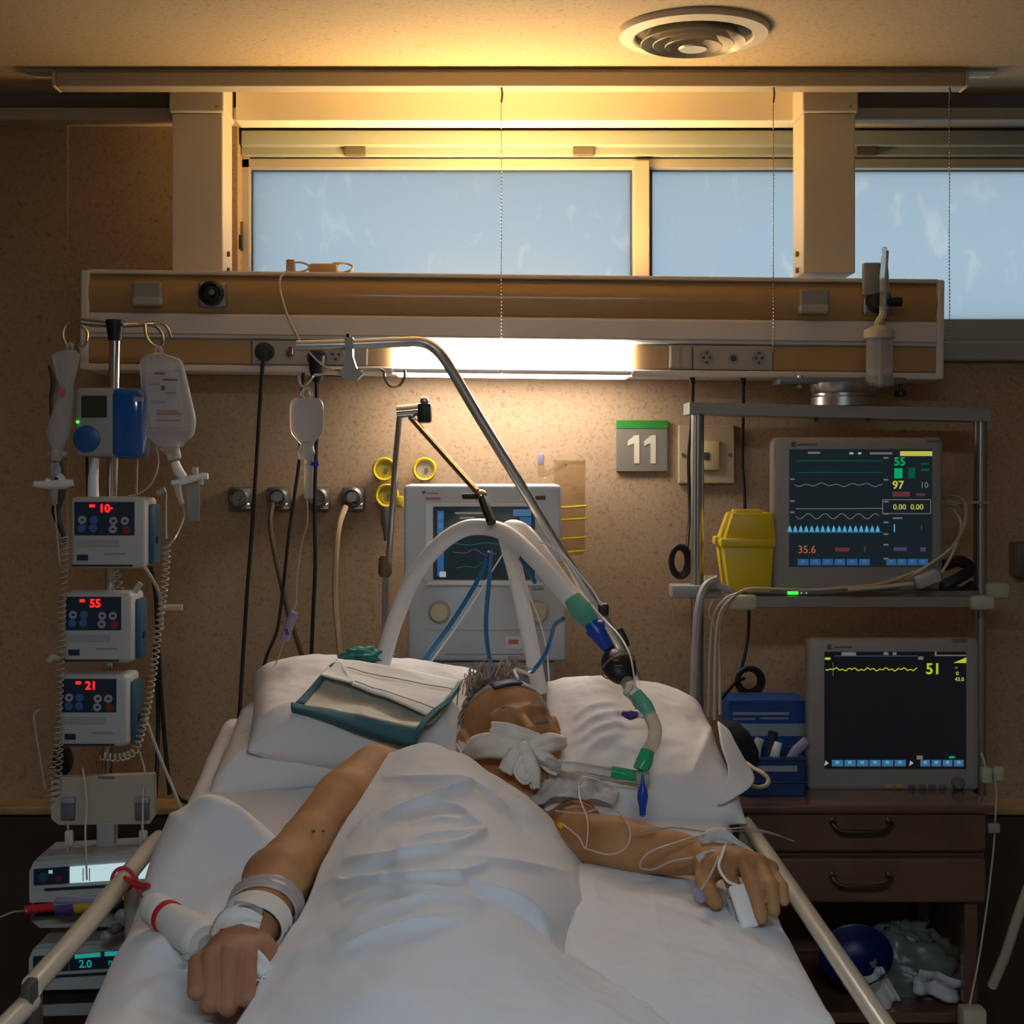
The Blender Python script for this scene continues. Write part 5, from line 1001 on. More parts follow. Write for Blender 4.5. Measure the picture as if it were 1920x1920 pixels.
def smoothpl(pl): return [tuple(p) for p in cr(np.array(pl, float), max(2, (len(pl)-1)*5+1))] if len(pl) > 2 else pl
def creases(A, L, dirv=(0, -.45, .9)):
    px, py = proj(A); D = np.array(dirv)
    for pl, amp, w in L:       # sharp crest, one steep and one gentle side, fading out at both ends
        d, s, sg = dist_poly(px, py, smoothpl(pl)); ww = np.where(sg > 0, w*.95, w*1.6); q = np.sqrt(d*d+2.0)/ww
        A = A+(amp*1.2*np.exp(-q)*np.clip(np.sin(math.pi*np.clip(s, 0, 1)), 0, 1)**.6)[..., None]*D
    return A
def nz(A, amp, sc, seed=0, oct=3):
    out = np.empty(A.shape[:2])
    for j in range(A.shape[0]):
        for i in range(A.shape[1]):
            out[j, i] = mnoise.fractal(V(A[j, i])*sc+V((seed, seed*.7, seed*1.3)), 1.0, 2.0, oct)
    return out*amp
def patch(rows, nu, nv):
    R = [cr([tuple(p) for p in r], nu) for r in rows]; R = np.array(R)
    return np.stack([cr(R[:, i], nv) for i in range(nu)], 1)
# bottom sheet over the mattress with a bunched fold on the left
xs = np.linspace(XC-.52, XC+.50, 110); yy = np.linspace(1.0, 2.84, 190); X, Yg = np.meshgrid(xs, yy)
Z = np.vectorize(zm)(Yg)+.004
edge = np.clip((np.abs(X-XC)-.44)/.07, 0, 1); Z -= edge**1.6*.13; X = X-np.sign(X-XC)*np.clip(np.abs(X-XC)-.46, 0, 1)*.75
A = np.stack([X, Yg, Z], -1)
def bump(cx, cy, rx, ry, h, rot=0):
    dx, dy = A[..., 0]-cx, A[..., 1]-cy; c, s = math.cos(rot), math.sin(rot); u, v = (dx*c+dy*s)/rx, (-dx*s+dy*c)/ry
    A[..., 2] += h*np.exp(-(u*u+v*v)**1.5)
bump(-.47, 2.26, .075, .085, .062); bump(-.36, 2.22, .12, .06, .03, -.5); bump(-.38, 2.27, .14, .05, .035, -.25); bump(-.46, 2.0, .07, .10, .025); bump(-.42, 1.78, .13, .16, .030); bump(-.46, 1.9, .04, .14, .015)
A[..., 2] += nz(A, .010, 7, 2)*(1-edge)
A = creases(A, [([(300, 1525), (345, 1555), (385, 1570)], .016, 9), ([(360, 1505), (440, 1530), (520, 1565)], .018, 16), ([(470, 1600), (430, 1625), (390, 1650)], -.014, 12), ([(390, 1570), (430, 1600), (480, 1640)], -.012, 8), ([(310, 1640), (340, 1600), (380, 1575)], .010, 10), ([(250, 1790), (330, 1760), (420, 1740)], .010, 14), ([(220, 1840), (320, 1820), (400, 1790)], -.006, 10), ([(230, 1900), (300, 1850), (345, 1830)], .010, 12), ([(380, 1700), (430, 1690), (440, 1720)], .010, 10), ([(300, 1690), (370, 1705), (420, 1740)], .008, 10)])
tag(obj('bottom_sheet', MB().arr(A), 'linen', solid=.003, angle=180), 'rumpled white bottom sheet bunched up along the left rail', 'sheet')
# pillows
def pillow(name, label, TL, TR, BR, BL, th, mat_='pillow_linen', cre=(), seed=1, n=84, back=.6, amp=.009, grp=None, pinch=.06, pw=4.0, gather=.0025):
    c = [np.array(tuple(P(*q))) for q in (TL, TR, BR, BL)]
    nrm = np.cross(c[1]-c[0], c[3]-c[0]); nrm /= np.linalg.norm(nrm)
    if nrm[1] > 0: nrm = -nrm
    u = np.linspace(-1, 1, n); U, Vv = np.meshgrid(u, u)
    u2 = U*(1-pinch*(1-Vv**2)*np.abs(U)); v2 = Vv*(1-pinch*(1-U**2)*np.abs(Vv))
    a, b = ((u2+1)/2)[..., None], ((v2+1)/2)[..., None]
    base = (1-b)*((1-a)*c[0]+a*c[1])+b*((1-a)*c[3]+a*c[2])
    prof = np.clip((1-np.abs(U)**pw)*(1-np.abs(Vv)**pw), 0, 1)**.55
    fr = base+prof[..., None]*th*nrm
    N = nz(fr, amp, 9, seed, 4)*prof**.5
    # gathers running in from the seams
    W_ = np.clip(nz(base, 1.6, 16, seed+3, 2), -1, 1)
    ga = gather*W_*np.maximum(np.exp(-((1-np.abs(Vv))/.25)), np.exp(-((1-np.abs(U))/.25)))
    fr = fr+(N+ga*prof**.3)[..., None]*nrm
    fr = creases(fr, cre)
    bk = base-prof[..., None]*th*back*nrm
    mb = MB().arr(fr); mb.arr(bk); bmesh.ops.remove_doubles(mb.bm, verts=mb.bm.verts, dist=1e-4)
    o = obj(name, mb, mat_, angle=180)
    return tag(o, label, 'pillow', grp)
pillow('pillow', 'lower pillow sticking out at the left under the big pillow', (452, 1330, 2.80), (700, 1340, 2.80), (640, 1462, 2.54), (388, 1494, 2.50), .05, seed=5, amp=.015, cre=[([(400, 1470), (440, 1430), (470, 1400)], .008, 10)], pinch=.03)
pillow('pillow', 'big white pillow left of the head, under the green-edged pad', (474, 1262, 2.84), (930, 1275, 2.84), (900, 1462, 2.52), (462, 1410, 2.52), .075, seed=1, cre=[([(470, 1370), (520, 1335), (570, 1320)], .010, 9), ([(480, 1400), (540, 1360), (600, 1345)], .008, 8), ([(640, 1400), (660, 1375), (640, 1350)], -.008, 9), ([(830, 1300), (850, 1330), (835, 1370)], .006, 6), ([(810, 1310), (825, 1340), (815, 1390)], .006, 6)], pinch=.03)
pillow('pillow', 'white pillow with wrinkles right of the head, under the clear tube', (1025, 1278, 2.80), (1310, 1318, 2.76), (1402, 1545, 2.42), (1010, 1535, 2.42), .07, seed=3, cre=[([(1075, 1350), (1110, 1330), (1160, 1320)], .009, 7), ([(1075, 1375), (1120, 1350), (1180, 1335)], .010, 7), ([(1080, 1400), (1120, 1372), (1170, 1355)], .009, 7), ([(1085, 1420), (1130, 1390), (1165, 1375)], .008, 7), ([(1340, 1350), (1320, 1400), (1290, 1470)], .010, 10), ([(1385, 1440), (1370, 1490), (1360, 1540)], .008, 8), ([(1060, 1470), (1110, 1480), (1160, 1475)], -.008, 10)], pinch=.02)
mb = MB(); A = patch([PP([(1345, 1355, 2.53), (1365, 1372, 2.52), (1378, 1398, 2.50), (1392, 1425, 2.49)]), PP([(1352, 1400, 2.48), (1370, 1415, 2.475), (1390, 1435, 2.47), (1412, 1458, 2.46)]), PP([(1365, 1450, 2.44), (1378, 1462, 2.435), (1392, 1472, 2.43), (1404, 1478, 2.43)]), PP([(1345, 1510, 2.41), (1358, 1508, 2.41), (1368, 1503, 2.41), (1376, 1498, 2.41)])], 18, 22)
tag(obj('pillowcase_flap', mb.arr(A), 'linen', solid=.004, angle=180), 'open pillowcase corner hanging off the right pillow', 'pillowcase')
pillow('pillow', 'white cushion supporting the hand with the finger sensor', (1050, 1625, 2.27), (1425, 1668, 2.27), (1590, 1965, 1.72), (1040, 1945, 1.72), .024, 'sheet', seed=8, amp=.008, back=1.0, pinch=.0, pw=6, gather=.002, cre=[([(1228, 1650), (1228, 1760)], .003, 2.5), ([(1100, 1680), (1130, 1700), (1150, 1695)], .006, 8), ([(1118, 1640), (1112, 1670), (1125, 1695)], .006, 6)])
# the patient's top sheet
rows = [PP([(735, 1432, 2.40), (800, 1418, 2.38), (870, 1440, 2.36), (950, 1490, 2.345), (1020, 1545, 2.345), (1068, 1598, 2.33), (1092, 1628, 2.30)]),
 PP([(728, 1414, 2.385), (800, 1396, 2.355), (870, 1417, 2.335), (950, 1466, 2.32), (1020, 1521, 2.32), (1070, 1577, 2.305), (1096, 1612, 2.28)]),
 PP([(690, 1480, 2.30), (780, 1462, 2.24), (870, 1480, 2.2), (960, 1530, 2.2), (1030, 1580, 2.2), (1076, 1622, 2.2), (1094, 1655, 2.19)]),
 PP([(645, 1545, 2.21), (740, 1538, 2.13), (850, 1545, 2.08), (950, 1575, 2.08), (1030, 1620, 2.1), (1075, 1662, 2.11), (1090, 1695, 2.1)]),
 PP([(602, 1620, 2.12), (700, 1608, 2.01), (820, 1610, 1.96), (940, 1635, 1.96), (1030, 1672, 2.0), (1068, 1715, 2.02), (1082, 1745, 2.02)]),
 PP([(572, 1695, 2.02), (680, 1682, 1.91), (800, 1680, 1.85), (930, 1700, 1.85), (1020, 1742, 1.88), (1062, 1778, 1.92), (1078, 1800, 1.93)]),
 PP([(512, 1790, 1.90), (640, 1767, 1.8), (790, 1760, 1.74), (930, 1780, 1.74), (1050, 1815, 1.76), (1120, 1838, 1.78), (1165, 1852, 1.79)]),
 PP([(452, 1905, 1.76), (600, 1872, 1.68), (780, 1860, 1.62), (940, 1880, 1.62), (1100, 1905, 1.63), (1200, 1918, 1.65), (1280, 1935, 1.66)]),
 PP([(330, 2090, 1.58), (560, 2030, 1.52), (760, 2000, 1.48), (960, 2010, 1.48), (1180, 2030, 1.49), (1330, 2050, 1.5), (1450, 2080, 1.51)]),
 [V((x, 1.15, z)) for x, z in ((-.42, .83), (-.3, .88), (-.16, .93), (-.02, .93), (.12, .90), (.24, .87), (.35, .83))],
 [V((x, .93, z)) for x, z in ((-.50, .80), (-.34, .84), (-.17, .90), (-.02, .90), (.14, .86), (.28, .83), (.38, .79))]]
A = patch(rows, 200, 340)
A[..., 2] += nz(A, .006, 8, 4)+nz(A, .0025, 22, 9, 2)
CR = [([(690, 1545), (760, 1520), (808, 1505), (850, 1485), (890, 1478)], .011, 7), ([(808, 1505), (860, 1525), (885, 1545), (915, 1562)], .010, 6), ([(740, 1595), (800, 1580), (850, 1575), (915, 1563)], .010, 7),
 ([(640, 1612), (750, 1606), (860, 1590), (915, 1560)], .009, 7), ([(715, 1460), (800, 1465), (880, 1475), (930, 1505), (985, 1550), (1060, 1615)], .009, 8), ([(620, 1652), (720, 1656), (830, 1652), (880, 1642), (920, 1620)], .010, 8),
 ([(940, 1485), (1000, 1530), (1050, 1572)], .007, 7), ([(640, 1700), (720, 1678), (830, 1684), (920, 1700)], .009, 9), ([(620, 1760), (700, 1722), (800, 1695), (900, 1705)], .009, 10), ([(600, 1800), (700, 1755), (800, 1730), (880, 1725)], .007, 11),
 ([(640, 1652), (690, 1626), (745, 1614)], -.009, 6), ([(870, 1662), (930, 1685), (990, 1715), (1040, 1760), (1062, 1790)], -.011, 6), ([(880, 1650), (940, 1672), (1000, 1700), (1050, 1745)], .007, 8), ([(1055, 1795), (1150, 1838), (1230, 1885), (1300, 1935)], .008, 9),
 ([(860, 1608), (930, 1618), (1000, 1628), (1080, 1640)], .006, 7), ([(770, 1550), (830, 1540), (880, 1545)], .005, 6), ([(1072, 1700), (1068, 1740), (1062, 1785)], -.006, 5), ([(940, 1520), (985, 1560), (1040, 1600)], -.004, 8), ([(760, 1490), (700, 1530), (650, 1570)], .005, 8)]
A = creases(A, [(pl_, am*1.7, w_*.8) for pl_, am, w_ in CR])
tag(obj('top_sheet', MB().arr(A), 'sheet', solid=.003, angle=180), 'white cotton sheet with folds covering the patient', 'sheet')
# ------------------------------------------------------------------ the patient: one continuous body from a distance field
h = .0027
lo = np.array((-.42, 1.74, .80)); hi = np.array((.46, 2.72, 1.21)); dims = np.ceil((hi-lo)/h).astype(int)
FD = np.full(dims, .05, np.float32)
def region(c0, c1, m):
    a = np.maximum(((np.minimum(c0, c1)-m-lo)/h).astype(int), 0); b = np.minimum(((np.maximum(c0, c1)+m-lo)/h).astype(int)+2, dims)
    sl = tuple(slice(a[i], b[i]) for i in range(3))
    g = [lo[i]+h*np.arange(a[i], b[i], dtype=np.float32) for i in range(3)]
    return sl, np.stack(np.meshgrid(*g, indexing='ij'), -1).astype(np.float32)
def smin(a, b, k): q = np.clip(.5+.5*(b-a)/k, 0, 1); return b*(1-q)+a*q-k*q*(1-q)
def comb(sl, d, k, sub):
    if sub: q = np.clip(.5-.5*(FD[sl]+d)/k, 0, 1); FD[sl] = FD[sl]*(1-q)+(-d)*q+k*q*(1-q)
    else: FD[sl] = smin(FD[sl], d, k)
def cap(a, b, ra, rb, k=.012, sub=False):
    a = np.array(tuple(a)); b = np.array(tuple(b)); sl, G = region(a, b, max(ra, rb)+k+.02)
    if 0 in G.shape: return
    ba = b-a; t = np.clip(((G-a)@ba)/(ba@ba+1e-9), 0, 1)
    comb(sl, np.linalg.norm(G-a-t[..., None]*ba, axis=-1)-(ra+(rb-ra)*t), k, sub)
def ell(c, r, R=None, k=.012, sub=False):
    c = np.array(tuple(c)); r = np.array(r); m = r.max()+k+.02; sl, G = region(c, c, m)
    if 0 in G.shape: return
    q = G-c
    if R is not None: q = q@R          # columns of R: local axes
    k0 = np.linalg.norm(q/r, axis=-1); k1 = np.linalg.norm(q/(r*r), axis=-1)+1e-6
    comb(sl, k0*(k0-1)/k1, k, sub)
def chain(pts, rs, k=.012):
    for (a, b), (p, q) in zip(zip(pts, pts[1:]), zip(rs, rs[1:])): cap(a, b, p, q, k)
# torso (all under the sheet), shoulders, arms
SL_, SR_ = V((-.200, 2.42, 1.035)), V((.135, 2.48, .950))
cap((-.08, 2.40, .955), (-.10, 1.95, .89), .075, .075, .05); cap((.0, 2.42, .935), (-.04, 1.95, .88), .068, .07, .05); cap((-.08, 2.05, .885), (-.09, 1.85, .85), .08, .07, .05)
cap(SL_, (-.05, 2.44, .965), .048, .055, .05); cap(SR_, (.0, 2.46, .945), .042, .052, .05)
EL, WL = P(545, 1622, 2.15), P(468, 1748, 1.93)
chain([SL_, SL_.lerp(EL, .35)+V((-.004, 0, .006)), SL_.lerp(EL, .8), EL], [.052, .051, .046, .044], .006)
chain([EL, EL.lerp(WL, .3)+V((-.004, 0, .004)), EL.lerp(WL, .75), WL], [.044, .048, .037, .031], .006)
ER, WR = V((.125, 2.30, .962)), P(1310, 1606, 2.19)
chain([SR_, ER], [.043, .042], .03); chain([ER, ER.lerp(WR, .35), ER.lerp(WR, .8), WR], [.043, .043, .032, .028], .006)
# closed hand on the left of the picture
KN = [P(372, 1806, 1.845), P(398, 1796, 1.84), P(430, 1793, 1.84), P(463, 1798, 1.85)]
PI = [P(368, 1858, 1.805), P(396, 1880, 1.795), P(428, 1887, 1.795), P(462, 1872, 1.805)]
ell((WL+(KN[1]+KN[2])/2)/2+V((0, 0, -.004)), (.036, .052, .022), None, .02)
for kn in KN: cap(WL+(kn-WL)*.2, kn-(kn-WL)*.12, .015, .0125, .010); ell(kn, (.0128, .0128, .0128), None, .004)
for kn, pi_, r in zip(KN, PI, (.0125, .0135, .0135, .0128)):
    tip = pi_+V((.004, .034, -.012)); cap(kn, pi_, r, r*.92, .0012); cap(pi_, tip, r*.92, r*.8, .001)
cap(WL+V((.026, -.03, -.012)), P(485, 1838, 1.86), .015, .0145, .012); cap(P(485, 1838, 1.86), P(480, 1875, 1.825), .0135, .012, .004)
# open hand on the right
MC = [P(1362, 1628, 2.115), P(1392, 1614, 2.10), P(1420, 1617, 2.095), P(1443, 1630, 2.10)]
PP2 = [P(1378, 1668, 2.075), P(1413, 1660, 2.055), P(1444, 1660, 2.05), P(1464, 1662, 2.06)]
TP = [P(1398, 1728, 2.05), P(1428, 1722, 2.035), P(1452, 1708, 2.03), P(1470, 1690, 2.04)]
ell(WR.lerp((MC[1]+MC[2])/2, .55), (.040, .045, .020), None, .02)
for mc in MC: cap(WR.lerp(mc, .25), mc, .0165, .0135, .014)
for a, b, c, r in zip(MC, PP2, TP, (.0112, .0114, .0108, .0096)):
    d = b.lerp(c, .55)+V((0, -.002, .002)); cap(a, b, r*1.0, r*.98, .0015); cap(b, d, r*.98, r*.9, .001); cap(d, c, r*.9, r*.78, .001); ell(b, (r*1.04,)*3, None, .003)
cap(WR+V((.01, -.03, -.010)), P(1322, 1650, 2.12), .017, .0145, .016); cap(P(1322, 1650, 2.12), P(1330, 1675, 2.085), .0135, .0125, .005); cap(P(1330, 1675, 2.085), P(1343, 1692, 2.07), .0125, .0105, .004)
# head
def nrmv(v): return v/np.linalg.norm(v)
el_, yw = math.radians(38), math.radians(14)
fv = np.array((math.sin(yw)*math.cos(el_), -math.cos(yw)*math.cos(el_), math.sin(el_)))
uv = nrmv(np.array((-.10, 0, 1.0))-fv*np.dot((-.10, 0, 1.0), fv)); rv = np.cross(fv, uv); rv = rv if rv[0] > 0 else -rv
HC = np.array((.028, 2.55, 1.062)); RH = np.stack([rv, fv, uv], 1)
def hp(r, f, u): return HC+RH@np.array((r, f, u))
ell(hp(0, -.012, .035), (.079, .098, .086), RH, .02); ell(hp(0, .018, -.03), (.063, .070, .088), RH, .03); ell(hp(0, .052, -.098), (.030, .026, .020), RH, .03)
for s in (-1, 1):
    cap(hp(s*.056, -.005, -.045), hp(s*.012, .052, -.10), .020, .016, .025); ell(hp(s*.040, .058, -.028), (.026, .022, .024), RH, .025)
    ell(hp(s*.031, .094, .003), (.017, .016, .012), RH, .010, True); ell(hp(s*.031, .071, .001), (.0165, .014, .0135), RH, .006)
    cap(hp(s*.012, .086, .020), hp(s*.044, .074, .020), .0085, .007, .012)
    ell(hp(s*.084, -.004, .010), (.013, .022, .036), RH, .006); ell(hp(s*.094, .008, .013), (.008, .011, .021), RH, .004, True); ell(hp(s*.084, .004, -.018), (.009, .011, .012), RH, .005)
    ell(hp(s*.0125, .094, -.036), (.008, .010, .008), RH, .006)
cap(hp(0, .084, .014), hp(0, .104, -.028), .0075, .0115, .010); cap(hp(-.020, .078, -.062), hp(.020, .078, -.062), .0075, .0075, .008); cap(hp(-.016, .077, -.072), hp(.016, .077, -.072), .008, .008, .006); cap(hp(-.02, .090, -.067), hp(.02, .090, -.067), .003, .003, .003, True)
cap(hp(0, -.03, -.06), (-.01, 2.47, .955), .050, .055, .04)
def surface_nets(Fd):
    s = Fd < 0; c = [Fd[:-1, :-1, :-1], None]
    ins = s.astype(np.int8); tot = sum(ins[i:ins.shape[0]-1+i, j:ins.shape[1]-1+j, k:ins.shape[2]-1+k] for i in (0, 1) for j in (0, 1) for k in (0, 1))
    act = (tot > 0) & (tot < 8); I = np.argwhere(act); idx = np.full(act.shape, -1, np.int32); idx[act] = np.arange(len(I))
    cor = [(i, j, k) for i in (0, 1) for j in (0, 1) for k in (0, 1)]; val = {q: Fd[I[:, 0]+q[0], I[:, 1]+q[1], I[:, 2]+q[2]] for q in cor}
    acc = np.zeros((len(I), 3)); cnt = np.zeros(len(I))
    for a in cor:
        for ax in range(3):
            if a[ax] == 0:
                b = list(a); b[ax] = 1; va, vb = val[a], val[tuple(b)]; m = (va < 0) != (vb < 0); t = np.where(m, va/np.where(m, va-vb, 1), 0)
                p = np.array(a, float)[None].repeat(len(I), 0); p[:, ax] = t; acc[m] += p[m]; cnt[m] += 1
    vs = lo+h*(I+acc/cnt[:, None]); fs = []
    for ax in range(3):
        sl0 = [slice(None)]*3; sl1 = [slice(None)]*3; sl0[ax] = slice(0, -1); sl1[ax] = slice(1, None); d = s[tuple(sl0)] != s[tuple(sl1)]; E = np.argwhere(d); o1, o2 = (ax+1) % 3, (ax+2) % 3
        ok = (E[:, o1] > 0) & (E[:, o2] > 0) & (E[:, o1] < Fd.shape[o1]-1) & (E[:, o2] < Fd.shape[o2]-1); E = E[ok]; q = []
        for d1, d2 in ((0, 0), (1, 0), (1, 1), (0, 1)):
            e = E.copy(); e[:, o1] -= d1; e[:, o2] -= d2; q.append(idx[e[:, 0], e[:, 1], e[:, 2]])
        q = np.stack(q, 1); fl = s[E[:, 0], E[:, 1], E[:, 2]]; q[~fl] = q[~fl][:, ::-1]; fs.append(q)
    return vs, np.concatenate(fs)
def netobj(name, mat_, parent, Fd=None, loc=None):
    vs, fs = surface_nets(FD if Fd is None else Fd); o0 = ORG[parent.name] if parent is not None else V(loc)
    me = bpy.data.meshes.new(name); me.from_pydata((vs-np.array(tuple(o0))).tolist(), [], fs.tolist()); me.update()
    me.polygons.foreach_set('use_smooth', np.ones(len(me.polygons), bool))
    o = bpy.data.objects.new(name, me); finish(o, name, mat_, parent, True, o0); return o
ps = thing('person', 'patient lying under a white sheet with gauze across the mouth', 'person', (-.05, 2.2, .86))
netobj('body', 'skin', ps)
# hair: a thin cap of grey strands swept over the crown and sides
mb = MB()
for k in range(900):
    th_ = random.uniform(-math.pi, math.pi); ph_ = random.uniform(.0, 1.25)
    d = np.array((math.sin(ph_)*math.sin(th_), math.sin(ph_)*math.cos(th_), math.cos(ph_)))
    if d[1] > .30 and d[2] < .93: continue
    base = np.array((0, -.012, .035))+d*np.array((.079, .098, .086)); tang = np.array((random.uniform(-.5, .3), -.6+random.uniform(-.3, .3), random.uniform(-.2, .5)-.6*ph_)); tang -= d*np.dot(tang, d)*.8
    L = random.uniform(.02, .045); pts = [hp(*(base-d*.001+tang*L*t+d*(.008*t*(1-t)*2+.003))) for t in (0, .35, .7, 1)]
    mb.tube(pts, [.0013, .0012, .0004], n=3, res=5)
for k in range(260):     # loose grey tuft curling over the crown to the right
    b0 = np.array((random.gauss(-.022, .020), random.gauss(.01, .016), .112)); e = np.array((random.gauss(.030, .010), random.gauss(-.012, .012), random.gauss(.030, .007)))
    pts = [hp(*(b0+e*np.array((t, t, math.sin(t*2.2)*1.05))+np.array((0, .004*math.sin(t*4+k), 0)))) for t in (0, .35, .7, 1)]; mb.tube(pts, [.0015, .0013, .0006], n=3, res=6)
for k in range(130):     # side hair behind the visible ear
    b0 = np.array((-.074, random.uniform(-.07, -.022), random.uniform(-.02, .06))); e = np.array((-.012, -.01, -random.uniform(.025, .05))); pts = [hp(*(b0+e*t+np.array((-.008*math.sin(t*3), 0, 0)))) for t in (0, .35, .7, 1)]; mb.tube(pts, [.0013, .0012, .0004], n=3, res=5)
obj('hair', mb, 'hair', ps)
mb = MB()
for s in (-1, 1):
    for k in range(26):
        t = k/25; b0 = np.array((s*(.013+.034*t), .094-.012*t*t-.004*t, .024+.004*math.sin(t*3))); mb.tube([hp(*b0), hp(*(b0+np.array((s*.006, .001, .003))))], [.0009, .0003], n=3, smooth=False)
obj('eyebrows', mb, 'hair', ps)
for s in (-1, 1): obj('eyelashes', MB().tube([hp(s*.031+.0145*x, .0725+.0135*math.sqrt(max(0, 1-x*x*.8)), -.0045-.003*(1-x*x)) for x in np.linspace(-1, 1, 9)], .0011, n=5), 'print_dark', ps)
# two moles on the upper arm, finger nails
for x, y in ((588, 1558), (606, 1558)):
    a = np.array(tuple(P(x, y, 2.0))); dv = a-np.array((0, 0, CZ)); t = 1.0
    for q in np.linspace(1.0, 1.25, 400):
        p = np.array((0, 0, CZ))+dv*q; i = ((p-lo)/h).astype(int)
        if (i >= 0).all() and (i < dims).all() and FD[tuple(i)] < 0: break
    obj('mole', MB().sph(p, (.003, .003, .002), 6), 'hose_brown', ps)
# ---- gauze tapes holding the tube
gz = thing('gauze_ties', 'cream gauze strips tied in a star across the mouth', 'gauze', tuple(hp(0, .1, -.1)))
def ribbon(name, pts, wid, m, parent, curl=.25, nu=9, nv=26, seed=0, solid=.0022):
    p = cr(np.array([tuple(q) for q in pts]), nv); tg = np.gradient(p, axis=0); tg /= np.linalg.norm(tg, axis=1)[:, None]
    w = np.interp(np.linspace(0, 1, nv), np.linspace(0, 1, len(wid)), wid); A = np.zeros((nv, nu, 3))
    view = np.array((0, -1.0, .25)); view /= np.linalg.norm(view)
    for j in range(nv):
        s = np.cross(tg[j], view); s /= np.linalg.norm(s); n_ = np.cross(s, tg[j])
        if n_[1] > 0: n_ = -n_
        for i in range(nu):
            u = i/(nu-1)*2-1; A[j, i] = p[j]+s*w[j]*u+n_*(w[j]*curl*(1-u*u)+.0022*math.sin(u*7+seed+j*.12))
    return obj(name, MB().arr(A), m, parent, solid=solid, angle=180)
GYY = 2.425
ribbon('gauze_strip', PP([(872, 1418, 2.49), (895, 1402, 2.455), (925, 1398, 2.43), (960, 1405, 2.415), (985, 1412, 2.41)]), [.010, .021, .022, .020, .010], 'gauze', gz, .5, seed=1)
ribbon('gauze_strip', PP([(990, 1405, 2.41), (1010, 1398, 2.415), (1035, 1392, 2.43), (1058, 1392, 2.46)]), [.008, .016, .017, .012], 'gauze', gz, .5, seed=2)
ribbon('gauze_strip', PP([(978, 1385, 2.425), (968, 1410, 2.405), (958, 1430, 2.40), (948, 1448, 2.40)]), [.004, .013, .016, .013], 'gauze', gz, .45, seed=3)
ribbon('gauze_strip', PP([(982, 1390, 2.42), (990, 1420, 2.40), (998, 1450, 2.395), (1003, 1478, 2.395)]), [.006, .012, .013, .007], 'gauze', gz, .45, seed=4)
ribbon('gauze_strip', PP([(1000, 1405, 2.41), (1018, 1420, 2.405), (1036, 1436, 2.41), (1048, 1445, 2.415)]), [.006, .013, .014, .010], 'gauze', gz, .45, seed=5)
ribbon('gauze_strip', PP([(985, 1400, 2.415), (972, 1440, 2.395), (985, 1462, 2.39), (998, 1440, 2.395)]), [.006, .010, .008, .006], 'gauze', gz, .3, seed=6)
ribbon('gauze_pad', PP([(920, 1368, 2.44), (950, 1372, 2.425), (985, 1382, 2.425), (1010, 1388, 2.43)]), [.014, .015, .013, .010], 'gauze', gz, .2, seed=7)
ribbon('gauze_tail', PP([(880, 1420, 2.48), (868, 1400, 2.52), (858, 1378, 2.56), (856, 1362, 2.6)]), [.010, .008, .007, .006], 'gauze', gz, .3, seed=8)
obj('knot', MB().sph(P(982, 1405, 2.405), (.012, .008, .014), 12), 'gauze', gz)
# forehead sensor
fs_ = thing('forehead_sensor', 'navy sensor with white strap on the forehead', 'sensor', tuple(hp(0, .09, .09)))
def onhead(r, u, off): # point on front of the cranium
    a = 1-(r/.079)**2-((u-.035)/.086)**2; return hp(r, -.012+.098*math.sqrt(max(a, .0))+off, u)
def headstrip(name, r0, r1, u0, u1, off, m, th=.003, du=0):
    A = np.array([[onhead(r0+(r1-r0)*i/14, u0+(u1-u0)*j/5+du*i/14, off) for i in range(15)] for j in range(6)]); return obj(name, MB().arr(A), m, fs_, solid=th, angle=180)
headstrip('sensor_body', -.028, .026, .078, .097, .006, 'navy', .005); headstrip('strap', .022, .066, .076, .098, .004, 'paper_white', .003, -.012); headstrip('strap', -.062, -.024, .082, .096, .003, 'cord_grey', .003, .004)
obj('lead', MB().tube([onhead(.02, .09, .010), hp(.035, .03, .13), P(1005, 1270, 2.66)], .003), 'hose_white', fs_)
# wrist dressings
wd = thing('wrist_dressing', 'white bandages wrapped on the wrist of the closed hand', 'bandage', tuple(WL+V((0, 0, -.04))))
ax = (WL-EL).normalized(); sx_ = ax.cross(V((0, 0, 1))).normalized(); sz_ = sx_.cross(ax).normalized()
def cuff(name, c, r0, r1, wdt, m, tw=0.0, par=wd, seed=0):
    A = []
    for j in range(8):
        t = j/7-.5; rr = r0+(r1-r0)*(t+.5)+.0015*math.sin(j*2+seed)
        A.append([c+ax*(t*wdt+tw*math.sin(a+seed))+sx_*(rr*1.12*math.cos(a))+sz_*(rr*math.sin(a)) for a in np.linspace(0, 2*math.pi, 29)[:-1]])
    return obj(name, MB().arr(np.array([[tuple(p) for p in r] for r in A]), wrap=True), m, par, solid=.003, angle=180)
cuff('bandage_wrap', EL.lerp(WL, .88), .0415, .038, .036, 'bandage', .006); cuff('clear_film', EL.lerp(WL, .68), .0455, .0425, .03, 'bag_clear', .008, seed=1)
ribbon('bandage_tail', [WL+ax*.018+sx_*.034-sz_*.002, WL+ax*.024+sx_*.018+sz_*.024, WL+ax*.022+sz_*.030, WL+ax*.020-sx_*.022+sz_*.024], [.016, .017, .013, .008], 'bandage', wd, .25)
ribbon('bandage_tail', [WL+ax*.020+sx_*.030+sz_*.016, P(480, 1812, 1.85), P(498, 1838, 1.85), P(490, 1835, 1.83)], [.012, .017, .015, .008], 'bandage', wd, .2)
obj('cannula', MB().tube([WL-ax*.01+sz_*.034+sx_*.02, WL+sz_*.037, WL+ax*.01+sz_*.034-sx_*.02], .004), 'clear', wd)
